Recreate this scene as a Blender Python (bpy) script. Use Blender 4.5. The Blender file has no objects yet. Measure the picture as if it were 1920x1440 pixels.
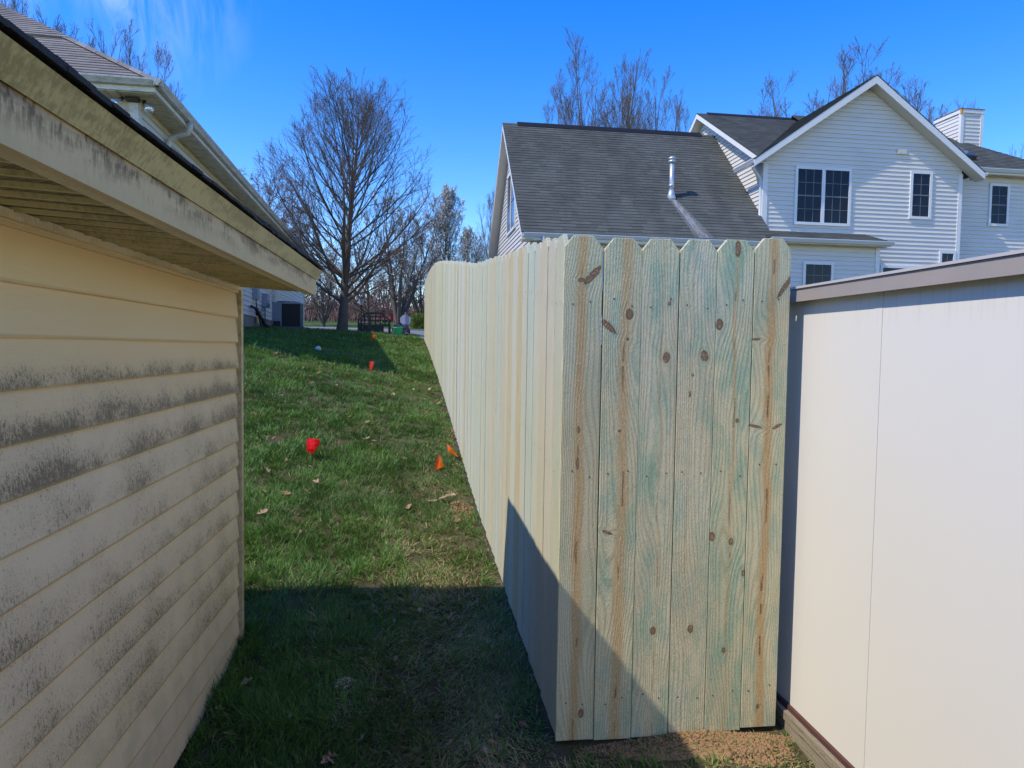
import bpy, bmesh, math, random
import numpy as np
from mathutils import Vector, Matrix

random.seed(4)
SC = bpy.context.scene
COL = SC.collection

# ------------------------------------------------------------------ camera
CAM_Z = 1.45
cam_data = bpy.data.cameras.new('camera')
cam_data.sensor_width = 36.0
cam_data.lens = 1333.0 / 1920.0 * 36.0
cam_data.clip_start = 0.05
cam_data.clip_end = 3000.0
cam = bpy.data.objects.new('camera', cam_data)
COL.objects.link(cam)
YAW, PITCH, ROLL = -0.12378, -0.04902, math.radians(0.9)
cam.matrix_world = (Matrix.Translation((0, 0, CAM_Z)) @ Matrix.Rotation(YAW, 4, 'Z')
                    @ Matrix.Rotation(math.pi / 2 + PITCH, 4, 'X') @ Matrix.Rotation(ROLL, 4, 'Z'))
SC.camera = cam

# ------------------------------------------------------------------ light
SUN_EL = math.radians(50.3)
SUN_TRAVEL = math.radians(15.0)          # heading of the light, from +X towards +Y
ldir = Vector((math.cos(SUN_EL) * math.cos(SUN_TRAVEL), math.cos(SUN_EL) * math.sin(SUN_TRAVEL), -math.sin(SUN_EL)))
world = bpy.data.worlds.new('World')
SC.world = world
world.use_nodes = True
wn = world.node_tree
wn.nodes.clear()
w_out = wn.nodes.new('ShaderNodeOutputWorld')
w_bg = wn.nodes.new('ShaderNodeBackground')
w_sky = wn.nodes.new('ShaderNodeTexSky')
w_sky.sky_type = 'NISHITA'
w_sky.sun_disc = False
w_sky.sun_elevation = SUN_EL
w_sky.sun_rotation = math.atan2(-ldir.x, -ldir.y)
w_sky.altitude = 200
w_sky.air_density = 1.0
w_sky.dust_density = 0.0
w_sky.ozone_density = 3.0
w_bg.inputs['Strength'].default_value = 0.15
w_hsv = wn.nodes.new('ShaderNodeHueSaturation')
w_hsv.inputs['Saturation'].default_value = 1.42
w_hsv.inputs['Hue'].default_value = 0.517
w_hsv.inputs['Value'].default_value = 1.0
wn.links.new(w_sky.outputs[0], w_hsv.inputs['Color'])
# thin cirrus wisps high on the left, fixed in the sky
w_tc = wn.nodes.new('ShaderNodeTexCoord')
def w_math(op, a, b=0.0, clamp=False):
    n = wn.nodes.new('ShaderNodeMath'); n.operation = op; n.use_clamp = clamp
    for i, q in enumerate((a, b)):
        if isinstance(q, bpy.types.NodeSocket): wn.links.new(q, n.inputs[i])
        else: n.inputs[i].default_value = q
    return n.outputs[0]
w_map = wn.nodes.new('ShaderNodeMapping')
w_map.inputs['Rotation'].default_value = (0.35, 0.5, 0.2)
w_map.inputs['Scale'].default_value = (16.0, 5.0, 3.2)
wn.links.new(w_tc.outputs['Generated'], w_map.inputs['Vector'])
w_no = wn.nodes.new('ShaderNodeTexNoise')
w_no.inputs['Scale'].default_value = 2.6; w_no.inputs['Detail'].default_value = 6; w_no.inputs['Roughness'].default_value = .62; w_no.inputs['Distortion'].default_value = .6
wn.links.new(w_map.outputs[0], w_no.inputs['Vector'])
cov = None
for (cd, r0, amt) in (((-.335, .845, .415), .075, .5), ((-.43, .815, .39), .06, .32), ((-.30, .87, .39), .11, .18), ((.72, .30, .62), .25, .4), ((-.6, -.5, .62), .3, .4)):
    n = wn.nodes.new('ShaderNodeVectorMath'); n.operation = 'DISTANCE'
    wn.links.new(w_tc.outputs['Generated'], n.inputs[0]); n.inputs[1].default_value = Vector(cd).normalized()
    e = w_math('MULTIPLY', w_math('SUBTRACT', 1.0, w_math('DIVIDE', n.outputs['Value'], r0), True), amt)
    cov = e if cov is None else w_math('MAXIMUM', cov, e)
wisp = w_math('MULTIPLY', w_math('MULTIPLY', w_math('SUBTRACT', w_no.outputs['Fac'], .38, True), 3.2, True), cov, True)
w_mix = wn.nodes.new('ShaderNodeMix'); w_mix.data_type = 'RGBA'
wn.links.new(wisp, w_mix.inputs[0]); wn.links.new(w_hsv.outputs[0], w_mix.inputs[6]); w_mix.inputs[7].default_value = (4.6, 5.0, 5.6, 1)
wn.links.new(w_mix.outputs[2], w_bg.inputs['Color'])
wn.links.new(w_bg.outputs[0], w_out.inputs['Surface'])

sun_data = bpy.data.lights.new('sun', 'SUN')
sun_data.energy = 2.35
sun_data.angle = math.radians(0.55)
sun_data.color = (1.0, 0.92, 0.79)
sun = bpy.data.objects.new('sun', sun_data)
COL.objects.link(sun)
sun.rotation_euler = ldir.to_track_quat('-Z', 'Y').to_euler()
sun.location = (-10, -3, 14)

SC.render.engine = 'CYCLES'
SC.cycles.max_bounces = 6
SC.cycles.diffuse_bounces = 3
SC.cycles.glossy_bounces = 2
SC.cycles.transmission_bounces = 3
SC.cycles.transparent_max_bounces = 6
SC.view_settings.view_transform = 'Standard'
SC.view_settings.look = 'None'
SC.view_settings.gamma = 1.0
SC.view_settings.exposure = 1.0
SC.view_settings.use_curve_mapping = False

# ------------------------------------------------------------------ helpers: objects
def tag(o, label=None, cat=None, group=None, kind=None):
    if label: o['label'] = label
    if cat: o['category'] = cat
    if group: o['group'] = group
    if kind: o['kind'] = kind
    return o

class Frame:
    """A top-level thing: an Empty at its base. Parts are given in frame coordinates."""
    def __init__(self, name, base, label, cat, rz=0.0, group=None, org=None):
        # base: base point in frame coordinates (frame rotated by rz about the world origin)
        self.rz = rz
        self.base = Vector(base)
        e = bpy.data.objects.new(name, None)
        e.empty_display_size = 0.2
        COL.objects.link(e)
        e.location = Matrix.Rotation(rz, 4, 'Z') @ self.base
        e.rotation_euler = (0, 0, rz)
        tag(e, label, cat, group)
        self.o = e
        self.M = {e.name: self.base}
    def part(self, name, mb, mat, parent=None, smooth=False, label=None, kind=None):
        vs = [tuple(Vector(v) - self.base) for v in mb.v]
        o = mesh_obj(name, vs, mb.f, mat, smooth, mb)
        o.parent = parent or self.o
        if label: o['label'] = label
        if kind: o['kind'] = kind
        return o

def mesh_obj(name, vs, fs, mat, smooth=False, mb=None):
    me = bpy.data.meshes.new(name)
    me.from_pydata(vs, [], fs)
    if isinstance(mat, (list, tuple)):
        for m in mat: me.materials.append(m)
        if mb is not None and mb.m:
            me.polygons.foreach_set('material_index', mb.m)
    elif mat: me.materials.append(mat)
    if smooth:
        me.polygons.foreach_set('use_smooth', [True] * len(me.polygons))
    if mb is not None and mb.c:
        at = me.color_attributes.new('col', 'FLOAT_COLOR', 'CORNER')
        arr = []
        for f, c in zip(fs, mb.c):
            arr += [c[0], c[1], c[2], 1.0] * len(f)
        at.data.foreach_set('color', arr)
    me.update()
    o = bpy.data.objects.new(name, me)
    COL.objects.link(o)
    return o

class MB:
    def __init__(self):
        self.v = []; self.f = []; self.m = []; self.c = []
    def face(self, pts, c=None, m=None):
        i = len(self.v)
        self.v += [tuple(p) for p in pts]
        self.f.append(tuple(range(i, i + len(pts))))
        if c is not None: self.c.append(c)
        if m is not None: self.m.append(m)
    def box(self, x0, x1, y0, y1, z0, z1, m=None):
        i = len(self.v)
        self.v += [(x0,y0,z0),(x1,y0,z0),(x1,y1,z0),(x0,y1,z0),(x0,y0,z1),(x1,y0,z1),(x1,y1,z1),(x0,y1,z1)]
        for q in ((0,3,2,1),(4,5,6,7),(0,1,5,4),(1,2,6,5),(2,3,7,6),(3,0,4,7)):
            self.f.append(tuple(i + k for k in q))
            if m is not None: self.m.append(m)
        return self
    def prism(self, poly, ext):
        """poly: 3D points of a planar profile; ext: extrusion vector"""
        n = len(poly); i = len(self.v); e = Vector(ext)
        self.v += [tuple(p) for p in poly] + [tuple(Vector(p) + e) for p in poly]
        self.f.append(tuple(range(i + n - 1, i - 1, -1)))
        self.f.append(tuple(range(i + n, i + 2 * n)))
        for k in range(n):
            self.f.append((i + k, i + (k + 1) % n, i + n + (k + 1) % n, i + n + k))
        return self
    def tube(self, pts, r, n=8, cap=True):
        pts = [Vector(p) for p in pts]
        rs = r if isinstance(r, (list, tuple)) else [r] * len(pts)
        i = len(self.v); prev = None
        for k, p in enumerate(pts):
            a = pts[max(k - 1, 0)]; b = pts[min(k + 1, len(pts) - 1)]
            d = (b - a).normalized()
            if prev is None:
                s = d.cross(Vector((0, 0, 1)))
                if s.length < 1e-3: s = d.cross(Vector((1, 0, 0)))
            else:
                s = prev - d * prev.dot(d)
            s.normalize(); prev = s
            t = d.cross(s)
            for j in range(n):
                an = 2 * math.pi * j / n
                self.v.append(tuple(p + (s * math.cos(an) + t * math.sin(an)) * rs[k]))
        for k in range(len(pts) - 1):
            for j in range(n):
                a = i + k * n + j; b = i + k * n + (j + 1) % n
                self.f.append((a, b, b + n, a + n))
        if cap:
            self.f.append(tuple(i + j for j in range(n - 1, -1, -1)))
            L = i + (len(pts) - 1) * n
            self.f.append(tuple(L + j for j in range(n)))
        return self
    def lathe(self, prof, c, n=16):
        """prof: (r, z) list; axis vertical at c"""
        i = len(self.v)
        for r, z in prof:
            for j in range(n):
                a = 2 * math.pi * j / n
                self.v.append((c[0] + r * math.cos(a), c[1] + r * math.sin(a), c[2] + z))
        for k in range(len(prof) - 1):
            for j in range(n):
                a = i + k * n + j; b = i + k * n + (j + 1) % n
                self.f.append((a, b, b + n, a + n))
        self.f.append(tuple(i + j for j in range(n - 1, -1, -1)))
        L = i + (len(prof) - 1) * n
        self.f.append(tuple(L + j for j in range(n)))
        return self

def lerp_tab(tab, y):
    return np.interp(y, [t[0] for t in tab], [t[1] for t in tab])

# ------------------------------------------------------------------ helpers: materials
class NT:
    def __init__(self, name, rough=0.6, spec=0.3):
        self.mat = bpy.data.materials.new(name)
        self.mat.use_nodes = True
        self.t = self.mat.node_tree
        self.b = self.t.nodes['Principled BSDF']
        self.b.inputs['Roughness'].default_value = rough
        self.b.inputs['Specular IOR Level'].default_value = spec
        self.out = self.t.nodes['Material Output']
    def put(self, sock, val):
        if hasattr(val, 'is_output') or isinstance(val, bpy.types.NodeSocket):
            self.t.links.new(val, sock)
        else:
            try: sock.default_value = val
            except Exception: sock.default_value = (*val, 1.0)
    def node(self, typ, **kw):
        n = self.t.nodes.new('ShaderNode' + typ)
        for k, v in kw.items(): setattr(n, k, v)
        return n
    def obj(self):
        return self.node('TexCoord').outputs['Object']
    def pos(self):
        return self.node('NewGeometry').outputs['Position']
    def rnd(self):
        return self.node('ObjectInfo').outputs['Random']
    def attr(self, nm):
        return self.node('Attribute', attribute_name=nm).outputs['Color']
    def sep(self, v):
        n = self.node('SeparateXYZ'); self.put(n.inputs[0], v); return n.outputs
    def comb(self, x, y, z):
        n = self.node('CombineXYZ')
        for i, q in enumerate((x, y, z)): self.put(n.inputs[i], q)
        return n.outputs[0]
    def m(self, op, a, b=0.0, c=0.0, clamp=False):
        n = self.node('Math', operation=op, use_clamp=clamp)
        for i, q in enumerate((a, b, c)): self.put(n.inputs[i], q)
        return n.outputs[0]
    def vm(self, op, a, b):
        n = self.node('VectorMath', operation=op)
        self.put(n.inputs[0], a); self.put(n.inputs[1], b)
        return n.outputs[0]
    def map(self, v, scale=(1, 1, 1), loc=(0, 0, 0)):
        n = self.node('Mapping')
        self.put(n.inputs['Vector'], v); self.put(n.inputs['Scale'], scale); self.put(n.inputs['Location'], loc)
        return n.outputs[0]
    def noise(self, v, scale, detail=4, rough=0.55, dist=0.0):
        n = self.node('TexNoise')
        self.put(n.inputs['Vector'], v); n.inputs['Scale'].default_value = scale
        n.inputs['Detail'].default_value = detail; n.inputs['Roughness'].default_value = rough
        n.inputs['Distortion'].default_value = dist
        return n.outputs['Fac']
    def vor(self, v, scale, feature='F1', rand=1.0):
        n = self.node('TexVoronoi', feature=feature)
        self.put(n.inputs['Vector'], v); n.inputs['Scale'].default_value = scale
        n.inputs['Randomness'].default_value = rand
        return n
    def ss(self, x, a, b, lo=0.0, hi=1.0):
        n = self.node('MapRange', interpolation_type='SMOOTHSTEP')
        self.put(n.inputs[0], x)
        for i, q in enumerate((a, b, lo, hi)): self.put(n.inputs[i + 1], q)
        return n.outputs[0]
    def mix(self, f, a, b, blend='MIX'):
        n = self.node('Mix', data_type='RGBA', blend_type=blend)
        self.put(n.inputs[0], f); self.put(n.inputs[6], a); self.put(n.inputs[7], b)
        return n.outputs[2]
    def ramp(self, f, stops):
        n = self.node('ValToRGB'); self.put(n.inputs[0], f)
        el = n.color_ramp.elements
        while len(el) < len(stops): el.new(0.5)
        for e, (p, c) in zip(el, stops):
            e.position = p; e.color = (*c, 1.0)
        return n.outputs[0]
    def color(self, c): self.put(self.b.inputs['Base Color'], c); return self
    def bump(self, h, strength=0.3, dist=0.01, nrm=None):
        n = self.node('Bump'); self.put(n.inputs['Height'], h)
        n.inputs['Strength'].default_value = strength; n.inputs['Distance'].default_value = dist
        if nrm is not None: self.put(n.inputs['Normal'], nrm)
        self.put(self.b.inputs['Normal'], n.outputs[0]); return n.outputs[0]

def rgb(*c): return (c[0], c[1], c[2], 1.0)

def plain(name, c, rough=0.6, spec=0.3, var=0.12, scale=6.0, metal=0.0, bump=0.0):
    k = NT(name, rough, spec)
    v = k.noise(k.obj(), scale, 5, 0.6)
    col = k.mix(v, rgb(*[q * (1 - var) for q in c]), rgb(*[min(1, q * (1 + var)) for q in c]))
    k.color(col)
    k.b.inputs['Metallic'].default_value = metal
    if bump: k.bump(k.noise(k.obj(), scale * 12, 4), bump, 0.004)
    return k.mat

# ---- treated pine boards
def wood_mat(name, knots=None, stripe=None, teal=0.5, seed=None, tone=(.50, .465, .325)):
    """knots: list of (x, z, rx, rz, angle); stripe: (x, width, strength) or None for random per board"""
    k = NT(name, 0.8, 0.2)
    o = k.obj()
    r = k.rnd()
    if seed is None:
        off = k.comb(k.m('MULTIPLY', r, 37.0), k.m('MULTIPLY', r, 11.0), k.m('MULTIPLY', r, 53.0))
    else:
        off = (seed * 3.7, seed * 1.1, seed * 5.3)
    p = k.vm('ADD', o, off)
    xyz = k.sep(o)
    x, z = xyz[0], xyz[2]
    jit = k.m('MULTIPLY', k.m('SUBTRACT', k.noise(p, 55, 2, .6), .5), 1.1)
    kn = halo = warp = rim = None
    if knots:
        for q in knots:
            kx, kz, rx, rz = q[:4]; ang = q[4] if len(q) > 4 else 0.0
            ux, uz = k.m('SUBTRACT', x, kx), k.m('SUBTRACT', z, kz)
            if ang:
                c, s_ = math.cos(ang), math.sin(ang)
                ux, uz = k.m('ADD', k.m('MULTIPLY', ux, c), k.m('MULTIPLY', uz, s_)), k.m('SUBTRACT', k.m('MULTIPLY', uz, c), k.m('MULTIPLY', ux, s_))
            dx = k.m('DIVIDE', ux, rx); dz = k.m('DIVIDE', uz, rz)
            d2 = k.m('ADD', k.m('ADD', k.m('MULTIPLY', dx, dx), k.m('MULTIPLY', dz, dz)), jit)
            a = k.ss(d2, 0.75, 1.25, 1.0, 0.0)
            ri = k.ss(k.m('ABSOLUTE', k.m('SUBTRACT', d2, 1.0)), 0.0, 0.55, 1.0, 0.0)
            h = k.m('DIVIDE', 1.0, k.m('ADD', 1.0, k.m('MULTIPLY', k.m('MAXIMUM', d2, 0.0), 0.22)))
            w = k.m('MULTIPLY', k.m('MULTIPLY', h, dx), min(rx, .013) * .95)
            kn = a if kn is None else k.m('MAXIMUM', kn, a)
            rim = ri if rim is None else k.m('MAXIMUM', rim, ri)
            halo = h if halo is None else k.m('MAXIMUM', halo, h)
            warp = w if warp is None else k.m('ADD', warp, w)
    else:
        vv = k.vor(k.map(p, (1.0, 0.0, 0.30)), 6.0)
        dd = k.m('ADD', vv.outputs['Distance'], k.m('MULTIPLY', jit, .02))
        gate = k.ss(k.sep(vv.outputs['Color'])[0], 0.66, 0.70)
        kn = k.m('MULTIPLY', k.ss(dd, 0.03, 0.055, 1.0, 0.0), gate)
        rim = k.m('MULTIPLY', k.ss(k.m('ABSOLUTE', k.m('SUBTRACT', dd, .045)), 0.0, .02, 1.0, 0.0), gate)
        halo = k.m('MULTIPLY', k.ss(dd, 0.03, 0.22, 1.0, 0.0), gate)
        warp = k.m('MULTIPLY', halo, 0.012)
    # growth rings: lines along the board that wander, with pointed cathedral arches
    wander = k.noise(k.map(p, (3.0, 3.0, 0.62)), 2.3, 1, 0.4)
    xe = k.m('SUBTRACT', x, warp)
    g = k.m('ADD', k.m('MULTIPLY', xe, 520.0), k.m('MULTIPLY', wander, 95.0))
    fine = k.noise(k.map(p, (1, 1, 0.03)), 420, 2, 0.7)
    g = k.m('ADD', g, k.m('MULTIPLY', fine, 2.2))
    band = k.m('POWER', k.m('ADD', k.m('MULTIPLY', k.m('SINE', g), 0.5), 0.5), 2.2)
    blot = k.noise(k.map(p, (1, 1, 0.26)), 8.0, 3, 0.6)
    blot2 = k.noise(k.map(p, (1, 1, 0.33), (7, 3, 1)), 15.0, 4, 0.68)
    base = k.mix(k.ss(blot, .3, .7), rgb(*[q * .88 for q in tone]), rgb(*[min(1, q * 1.12) for q in tone]))
    base = k.mix(k.m('MULTIPLY', band, 0.36), base, rgb(0.33, 0.245, 0.11))
    # preservative tint, soaked unevenly along the grain
    tm = k.m('MULTIPLY', k.ss(blot2, 0.40, 0.68), teal)
    tm = k.m('MULTIPLY', tm, k.m('ADD', 0.35, k.m('ADD', k.m('MULTIPLY', fine, 0.75), k.m('MULTIPLY', band, .35))))
    base = k.mix(k.m('MINIMUM', tm, 0.9), base, rgb(0.22, 0.38, 0.25))
    base = k.mix(k.m('MULTIPLY', k.ss(blot, 0.52, 0.75), 0.30 * teal), base, rgb(0.30, 0.37, 0.40))
    # heartwood stripe
    wn_ = k.noise(k.map(p, (0, 0, 1)), 2.4, 3, .6)
    wob = k.m('MULTIPLY', k.m('SUBTRACT', wn_, 0.5), 0.045)
    if stripe is None:
        sc = k.m('SUBTRACT', k.m('MULTIPLY', k.m('FRACT', k.m('MULTIPLY', r, 17.3)), 0.12), 0.06)
        sw = 0.018
        st = k.m('MULTIPLY', k.ss(k.m('FRACT', k.m('MULTIPLY', r, 7.7)), 0.40, 0.95), 0.7)
    else:
        sc, sw, st = stripe
    sd = k.m('ABSOLUTE', k.m('SUBTRACT', k.m('ADD', x, wob), sc))
    sd2 = k.m('ADD', sd, k.m('MULTIPLY', k.m('SUBTRACT', fine, .5), k.m('MULTIPLY', sw, .9)))
    sm = k.m('MULTIPLY', k.ss(sd2, k.m('MULTIPLY', sw, 0.35), k.m('MULTIPLY', sw, 1.7), 1.0, 0.0), st)
    sm = k.m('MULTIPLY', sm, k.ss(blot, 0.22, 0.5, 0.4, 1.0))
    base = k.mix(sm, base, k.mix(fine, rgb(0.46, 0.275, 0.105), rgb(0.60, 0.42, 0.20)))
    core = k.m('MULTIPLY', k.ss(sd2, 0.0, 0.005, 1.0, 0.0), k.m('MULTIPLY', st, k.ss(k.m('FRACT', k.m('MULTIPLY', wn_, 5.0)), 0.62, 0.80)))
    base = k.mix(k.m('MULTIPLY', core, .85), base, rgb(0.13, 0.06, 0.03))
    base = k.mix(k.m('MULTIPLY', k.ss(halo, .3, 1.0), 0.35), base, rgb(0.30, 0.30, 0.15))
    base = k.mix(kn, base, k.mix(fine, rgb(0.17, 0.085, 0.04), rgb(0.34, 0.19, 0.095)))
    base = k.mix(k.m('MULTIPLY', rim, .8), base, rgb(0.12, 0.065, 0.03))
    fuzz = k.noise(k.map(p, (1, 1, 0.5)), 230, 2, 0.8)
    base = k.mix(k.ss(fuzz, .52, .72), base, k.mix(.5, base, rgb(.72, .70, .58)))
    base = k.mix(k.m('MULTIPLY', k.ss(fuzz, .46, .30), .35), base, rgb(.22, .21, .13))
    if seed is None:
        hv = k.m('FRACT', k.m('MULTIPLY', r, 5.13))
        base = k.mix(0.6, base, k.ramp(hv, [(0.0, (0.52, 0.52, 0.42)), (0.2, (0.40, 0.50, 0.38)), (0.38, (0.52, 0.45, 0.27)), (0.55, (0.52, 0.55, 0.50)), (0.72, (0.50, 0.37, 0.17)), (0.85, (0.42, 0.52, 0.44)), (1.0, (0.54, 0.50, 0.38))]))
    k.color(base)
    h = k.m('ADD', k.m('MULTIPLY', band, 0.45), k.m('MULTIPLY', fuzz, 1.5))
    h = k.m('SUBTRACT', h, k.m('MULTIPLY', core, 1.0))
    k.bump(h, 0.55, 0.0035)
    return k.mat

# ---- vinyl siding with mildew (near shed). object z = height above shed base
def siding_shed_mat():
    k = NT('aged_cream_vinyl', 0.5, 0.35)
    o = k.obj(); xyz = k.sep(o); y, z = xyz[1], xyz[2]
    grain = k.noise(k.map(o, (1, .9, 18)), 14, 3, 0.6)
    tone = k.noise(k.map(o, (1, 0.5, 2.5)), 1.8, 2)
    col = k.mix(tone, rgb(0.82, 0.55, 0.235), rgb(0.85, 0.625, 0.32))
    # position inside a course: 0 at its bottom edge, 1 at top
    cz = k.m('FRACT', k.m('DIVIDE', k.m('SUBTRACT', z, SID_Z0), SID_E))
    # weathered, chalky lower courses; upper ones more orange, warm bounce light in the colour
    low = k.ss(z, 1.50, 1.05)
    col = k.mix(k.m('MULTIPLY', low, 0.8), col, rgb(0.82, 0.655, 0.41))
    col = k.mix(k.m('MULTIPLY', k.ss(z, .30, .16), .7), col, rgb(.66, .52, .34))
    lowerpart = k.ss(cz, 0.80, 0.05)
    amt = k.m('MULTIPLY', k.ss(z, 1.50, 1.30), k.ss(z, 0.16, 0.34))
    heavy = k.m('MULTIPLY', k.ss(z, 1.47, 1.36), k.ss(z, 1.00, 1.22))
    patch = k.noise(k.map(o, (1, 1.0, 1.2), (3, 1, 7)), 3.6, 4, 0.65)
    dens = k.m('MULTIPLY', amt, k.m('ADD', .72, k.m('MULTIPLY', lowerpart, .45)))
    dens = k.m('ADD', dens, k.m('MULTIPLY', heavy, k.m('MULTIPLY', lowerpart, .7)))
    dens = k.m('MULTIPLY', dens, k.ss(patch, .28, .70, .45, 1.1))
    s1 = k.noise(k.map(o, (1, 1.0, 0.45)), 150, 3, 0.8)
    s2 = k.noise(k.map(o, (1, 1.0, 0.55), (4, 2, 1)), 380, 2, 0.7)
    thr = k.m('SUBTRACT', .725, k.m('MULTIPLY', dens, .195))
    mil = k.m('ADD', k.m('MULTIPLY', k.ss(k.m('SUBTRACT', s1, thr), -.03, .10), .75), k.m('MULTIPLY', k.ss(k.m('SUBTRACT', s2, thr), -.02, .10), .6))
    mil = k.m('MULTIPLY', k.m('MINIMUM', mil, 1.0), k.ss(amt, 0.0, .3))
    film = k.m('MULTIPLY', k.ss(dens, .10, 1.6), .46)
    col = k.mix(film, col, rgb(0.38, 0.285, 0.16))
    col = k.mix(k.m('MULTIPLY', mil, .80), col, rgb(0.085, 0.062, 0.034))
    green = k.m('MULTIPLY', k.ss(z, 0.55, 0.25), k.ss(k.noise(o, 9, 3), 0.4, 0.65))
    col = k.mix(k.m('MULTIPLY', green, 0.25), col, rgb(0.36, 0.33, 0.15))
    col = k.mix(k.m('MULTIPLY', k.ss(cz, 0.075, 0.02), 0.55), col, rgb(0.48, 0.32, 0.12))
    k.color(col)
    k.bump(k.m('ADD', grain, k.m('MULTIPLY', mil, 0.4)), 0.25, 0.003)
    return k.mat

def dirty_trim(name, c, dirt, amount=0.5, top=None):
    k = NT(name, 0.45, 0.4)
    o = k.obj()
    n1 = k.noise(k.map(o, (1, 0.7, 3)), 6, 5, 0.65)
    n2 = k.noise(k.map(o, (1, 1.0, 0.35)), 95, 4, 0.7)
    d = k.ss(k.m('ADD', n1, k.m('MULTIPLY', k.m('SUBTRACT', n2, 0.5), 0.8)), 0.40, 0.66)
    if top is not None:
        z = k.sep(o)[2]
        d = k.m('MULTIPLY', d, k.ss(z, top[0], top[1], 0.10, 1.0))
        d = k.m('MAXIMUM', d, k.m('MULTIPLY', k.ss(z, top[1] - .022, top[1]), k.ss(n1, .38, .62, .15, .9)))
    col = k.mix(k.m('MULTIPLY', d, amount), rgb(*c), rgb(*dirt))
    k.color(col)
    return k.mat

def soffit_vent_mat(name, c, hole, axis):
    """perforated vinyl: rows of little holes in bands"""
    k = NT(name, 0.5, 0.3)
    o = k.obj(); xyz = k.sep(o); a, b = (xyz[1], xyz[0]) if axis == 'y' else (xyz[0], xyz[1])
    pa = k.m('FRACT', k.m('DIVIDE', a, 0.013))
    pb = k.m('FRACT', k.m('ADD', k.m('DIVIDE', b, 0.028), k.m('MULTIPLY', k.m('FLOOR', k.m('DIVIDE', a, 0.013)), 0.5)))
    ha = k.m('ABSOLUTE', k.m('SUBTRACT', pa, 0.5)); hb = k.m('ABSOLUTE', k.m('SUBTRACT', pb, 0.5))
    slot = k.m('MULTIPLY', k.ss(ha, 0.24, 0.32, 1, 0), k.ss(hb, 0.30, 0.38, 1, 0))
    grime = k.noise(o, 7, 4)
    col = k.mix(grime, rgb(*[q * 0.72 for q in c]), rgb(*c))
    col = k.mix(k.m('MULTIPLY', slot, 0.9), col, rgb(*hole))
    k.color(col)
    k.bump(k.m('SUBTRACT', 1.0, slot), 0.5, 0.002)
    return k.mat

def shingle_mat(name, c0, c1, streak=0.3):
    k = NT(name, 0.9, 0.15)
    o = k.obj()
    v = k.attr('col')
    gran = k.noise(o, 240, 3, 0.8)
    weather = k.noise(k.map(o, (0.9, 0.35, 0.35)), 1.3, 5, 0.62)
    col = k.mix(k.sep(v)[0], rgb(*c0), rgb(*c1))
    col = k.mix(k.m('MULTIPLY', k.ss(weather, 0.42, 0.66), streak), col, rgb(*[q * 0.45 for q in c0]))
    col = k.mix(k.m('MULTIPLY', gran, 0.35), col, rgb(*[q * 1.5 for q in c1]))
    k.color(col)
    k.bump(gran, 0.3, 0.003)
    return k.mat

def vinyl_mat(name, c, rough=0.4, dirt=0.12):
    k = NT(name, rough, 0.4)
    o = k.obj()
    n = k.noise(k.map(o, (0.6, 0.6, 1.5)), 2.2, 5, 0.65)
    col = k.mix(k.m('MULTIPLY', k.ss(n, 0.45, 0.75), dirt * 2), rgb(*c), rgb(*[q * 0.7 for q in c]))
    k.color(col)
    k.bump(k.noise(k.map(o, (1, 1, 9)), 18, 3), 0.06, 0.003)
    return k.mat

def bark_mat(name, c, c2):
    k = NT(name, 0.9, 0.12)
    o = k.obj()
    n = k.noise(k.map(o, (1, 1, 0.25)), 22, 5, 0.7)
    k.color(k.mix(n, rgb(*c), rgb(*c2)))
    k.bump(n, 0.6, 0.02)
    return k.mat
# ------------------------------------------------------------------ terrain
F_TAB = [(-12, -.16), (0, -.12), (2.0, -.05), (2.48, -.005), (3.14, .055), (3.96, .115), (5.6, .255), (8.5, .615), (11.4, .955),
         (13.2, 1.125), (15.2, 1.325), (18.1, 1.57), (20, 1.655), (24, 1.80), (30, 2.0), (36, 2.26), (45, 2.6), (80, 4.2), (150, 7), (420, 16)]
C_TAB = [(-5, -.02), (2.5, -.06), (3.5, -.03), (5, .03), (8, .12), (10, .18), (11, .18), (14, .12), (18, .06), (30, .02), (60, 0.0)]
def ground(x, y):
    x = np.asarray(x, float); y = np.asarray(y, float)
    d = 0.3 - x
    d = np.where(d > 5, 5 + (d - 5) * .15, np.where(d < -.4, -.4, d))
    z = lerp_tab(F_TAB, y) + lerp_tab(C_TAB, y) * d
    z = z + .010 * np.sin(x * 5.3 + y * 2.1) * np.sin(y * 4.7 - x * 1.3) + .006 * np.sin(x * 13 + 1) * np.sin(y * 11.0)
    return z
def gz(x, y): return float(ground(x, y))

def soil_mat():
    k = NT('turf_soil', 0.95, 0.1)
    p = k.pos()
    n = k.noise(p, 9, 6, 0.65); n2 = k.noise(p, 60, 4, 0.7); n3 = k.noise(p, 0.6, 4)
    near = k.mix(n, rgb(.060, .060, .026), rgb(.13, .10, .055))
    near = k.mix(k.m('MULTIPLY', n2, .4), near, rgb(.10, .075, .045))
    far = k.mix(n3, rgb(.055, .105, .022), rgb(.085, .13, .035))
    yy = k.sep(p)[1]
    k.color(k.mix(k.m('MAXIMUM', k.ss(yy, 16, 26), k.ss(yy, 1.0, -1.0)), near, far))
    k.bump(n2, 0.6, 0.02)
    return k.mat
def axis(parts):
    out = []
    for a, b, n in parts: out += list(np.linspace(a, b, n, endpoint=False))
    return np.array(out + [parts[-1][1]])
gx = axis([(-420, -60, 10), (-60, -12, 16), (-12, -4, 20), (-4, 2, 60), (2, 14, 20), (14, 60, 14), (60, 420, 10)])
gy = axis([(-40, -4, 8), (-4, 1, 10), (1, 9, 80), (9, 22, 60), (22, 60, 40), (60, 420, 24)])
GX, GY = np.meshgrid(gx, gy)
GZ = ground(GX, GY)
nv = GX.size; nx = len(gx)
idx = np.arange(nv).reshape(GX.shape)
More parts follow.
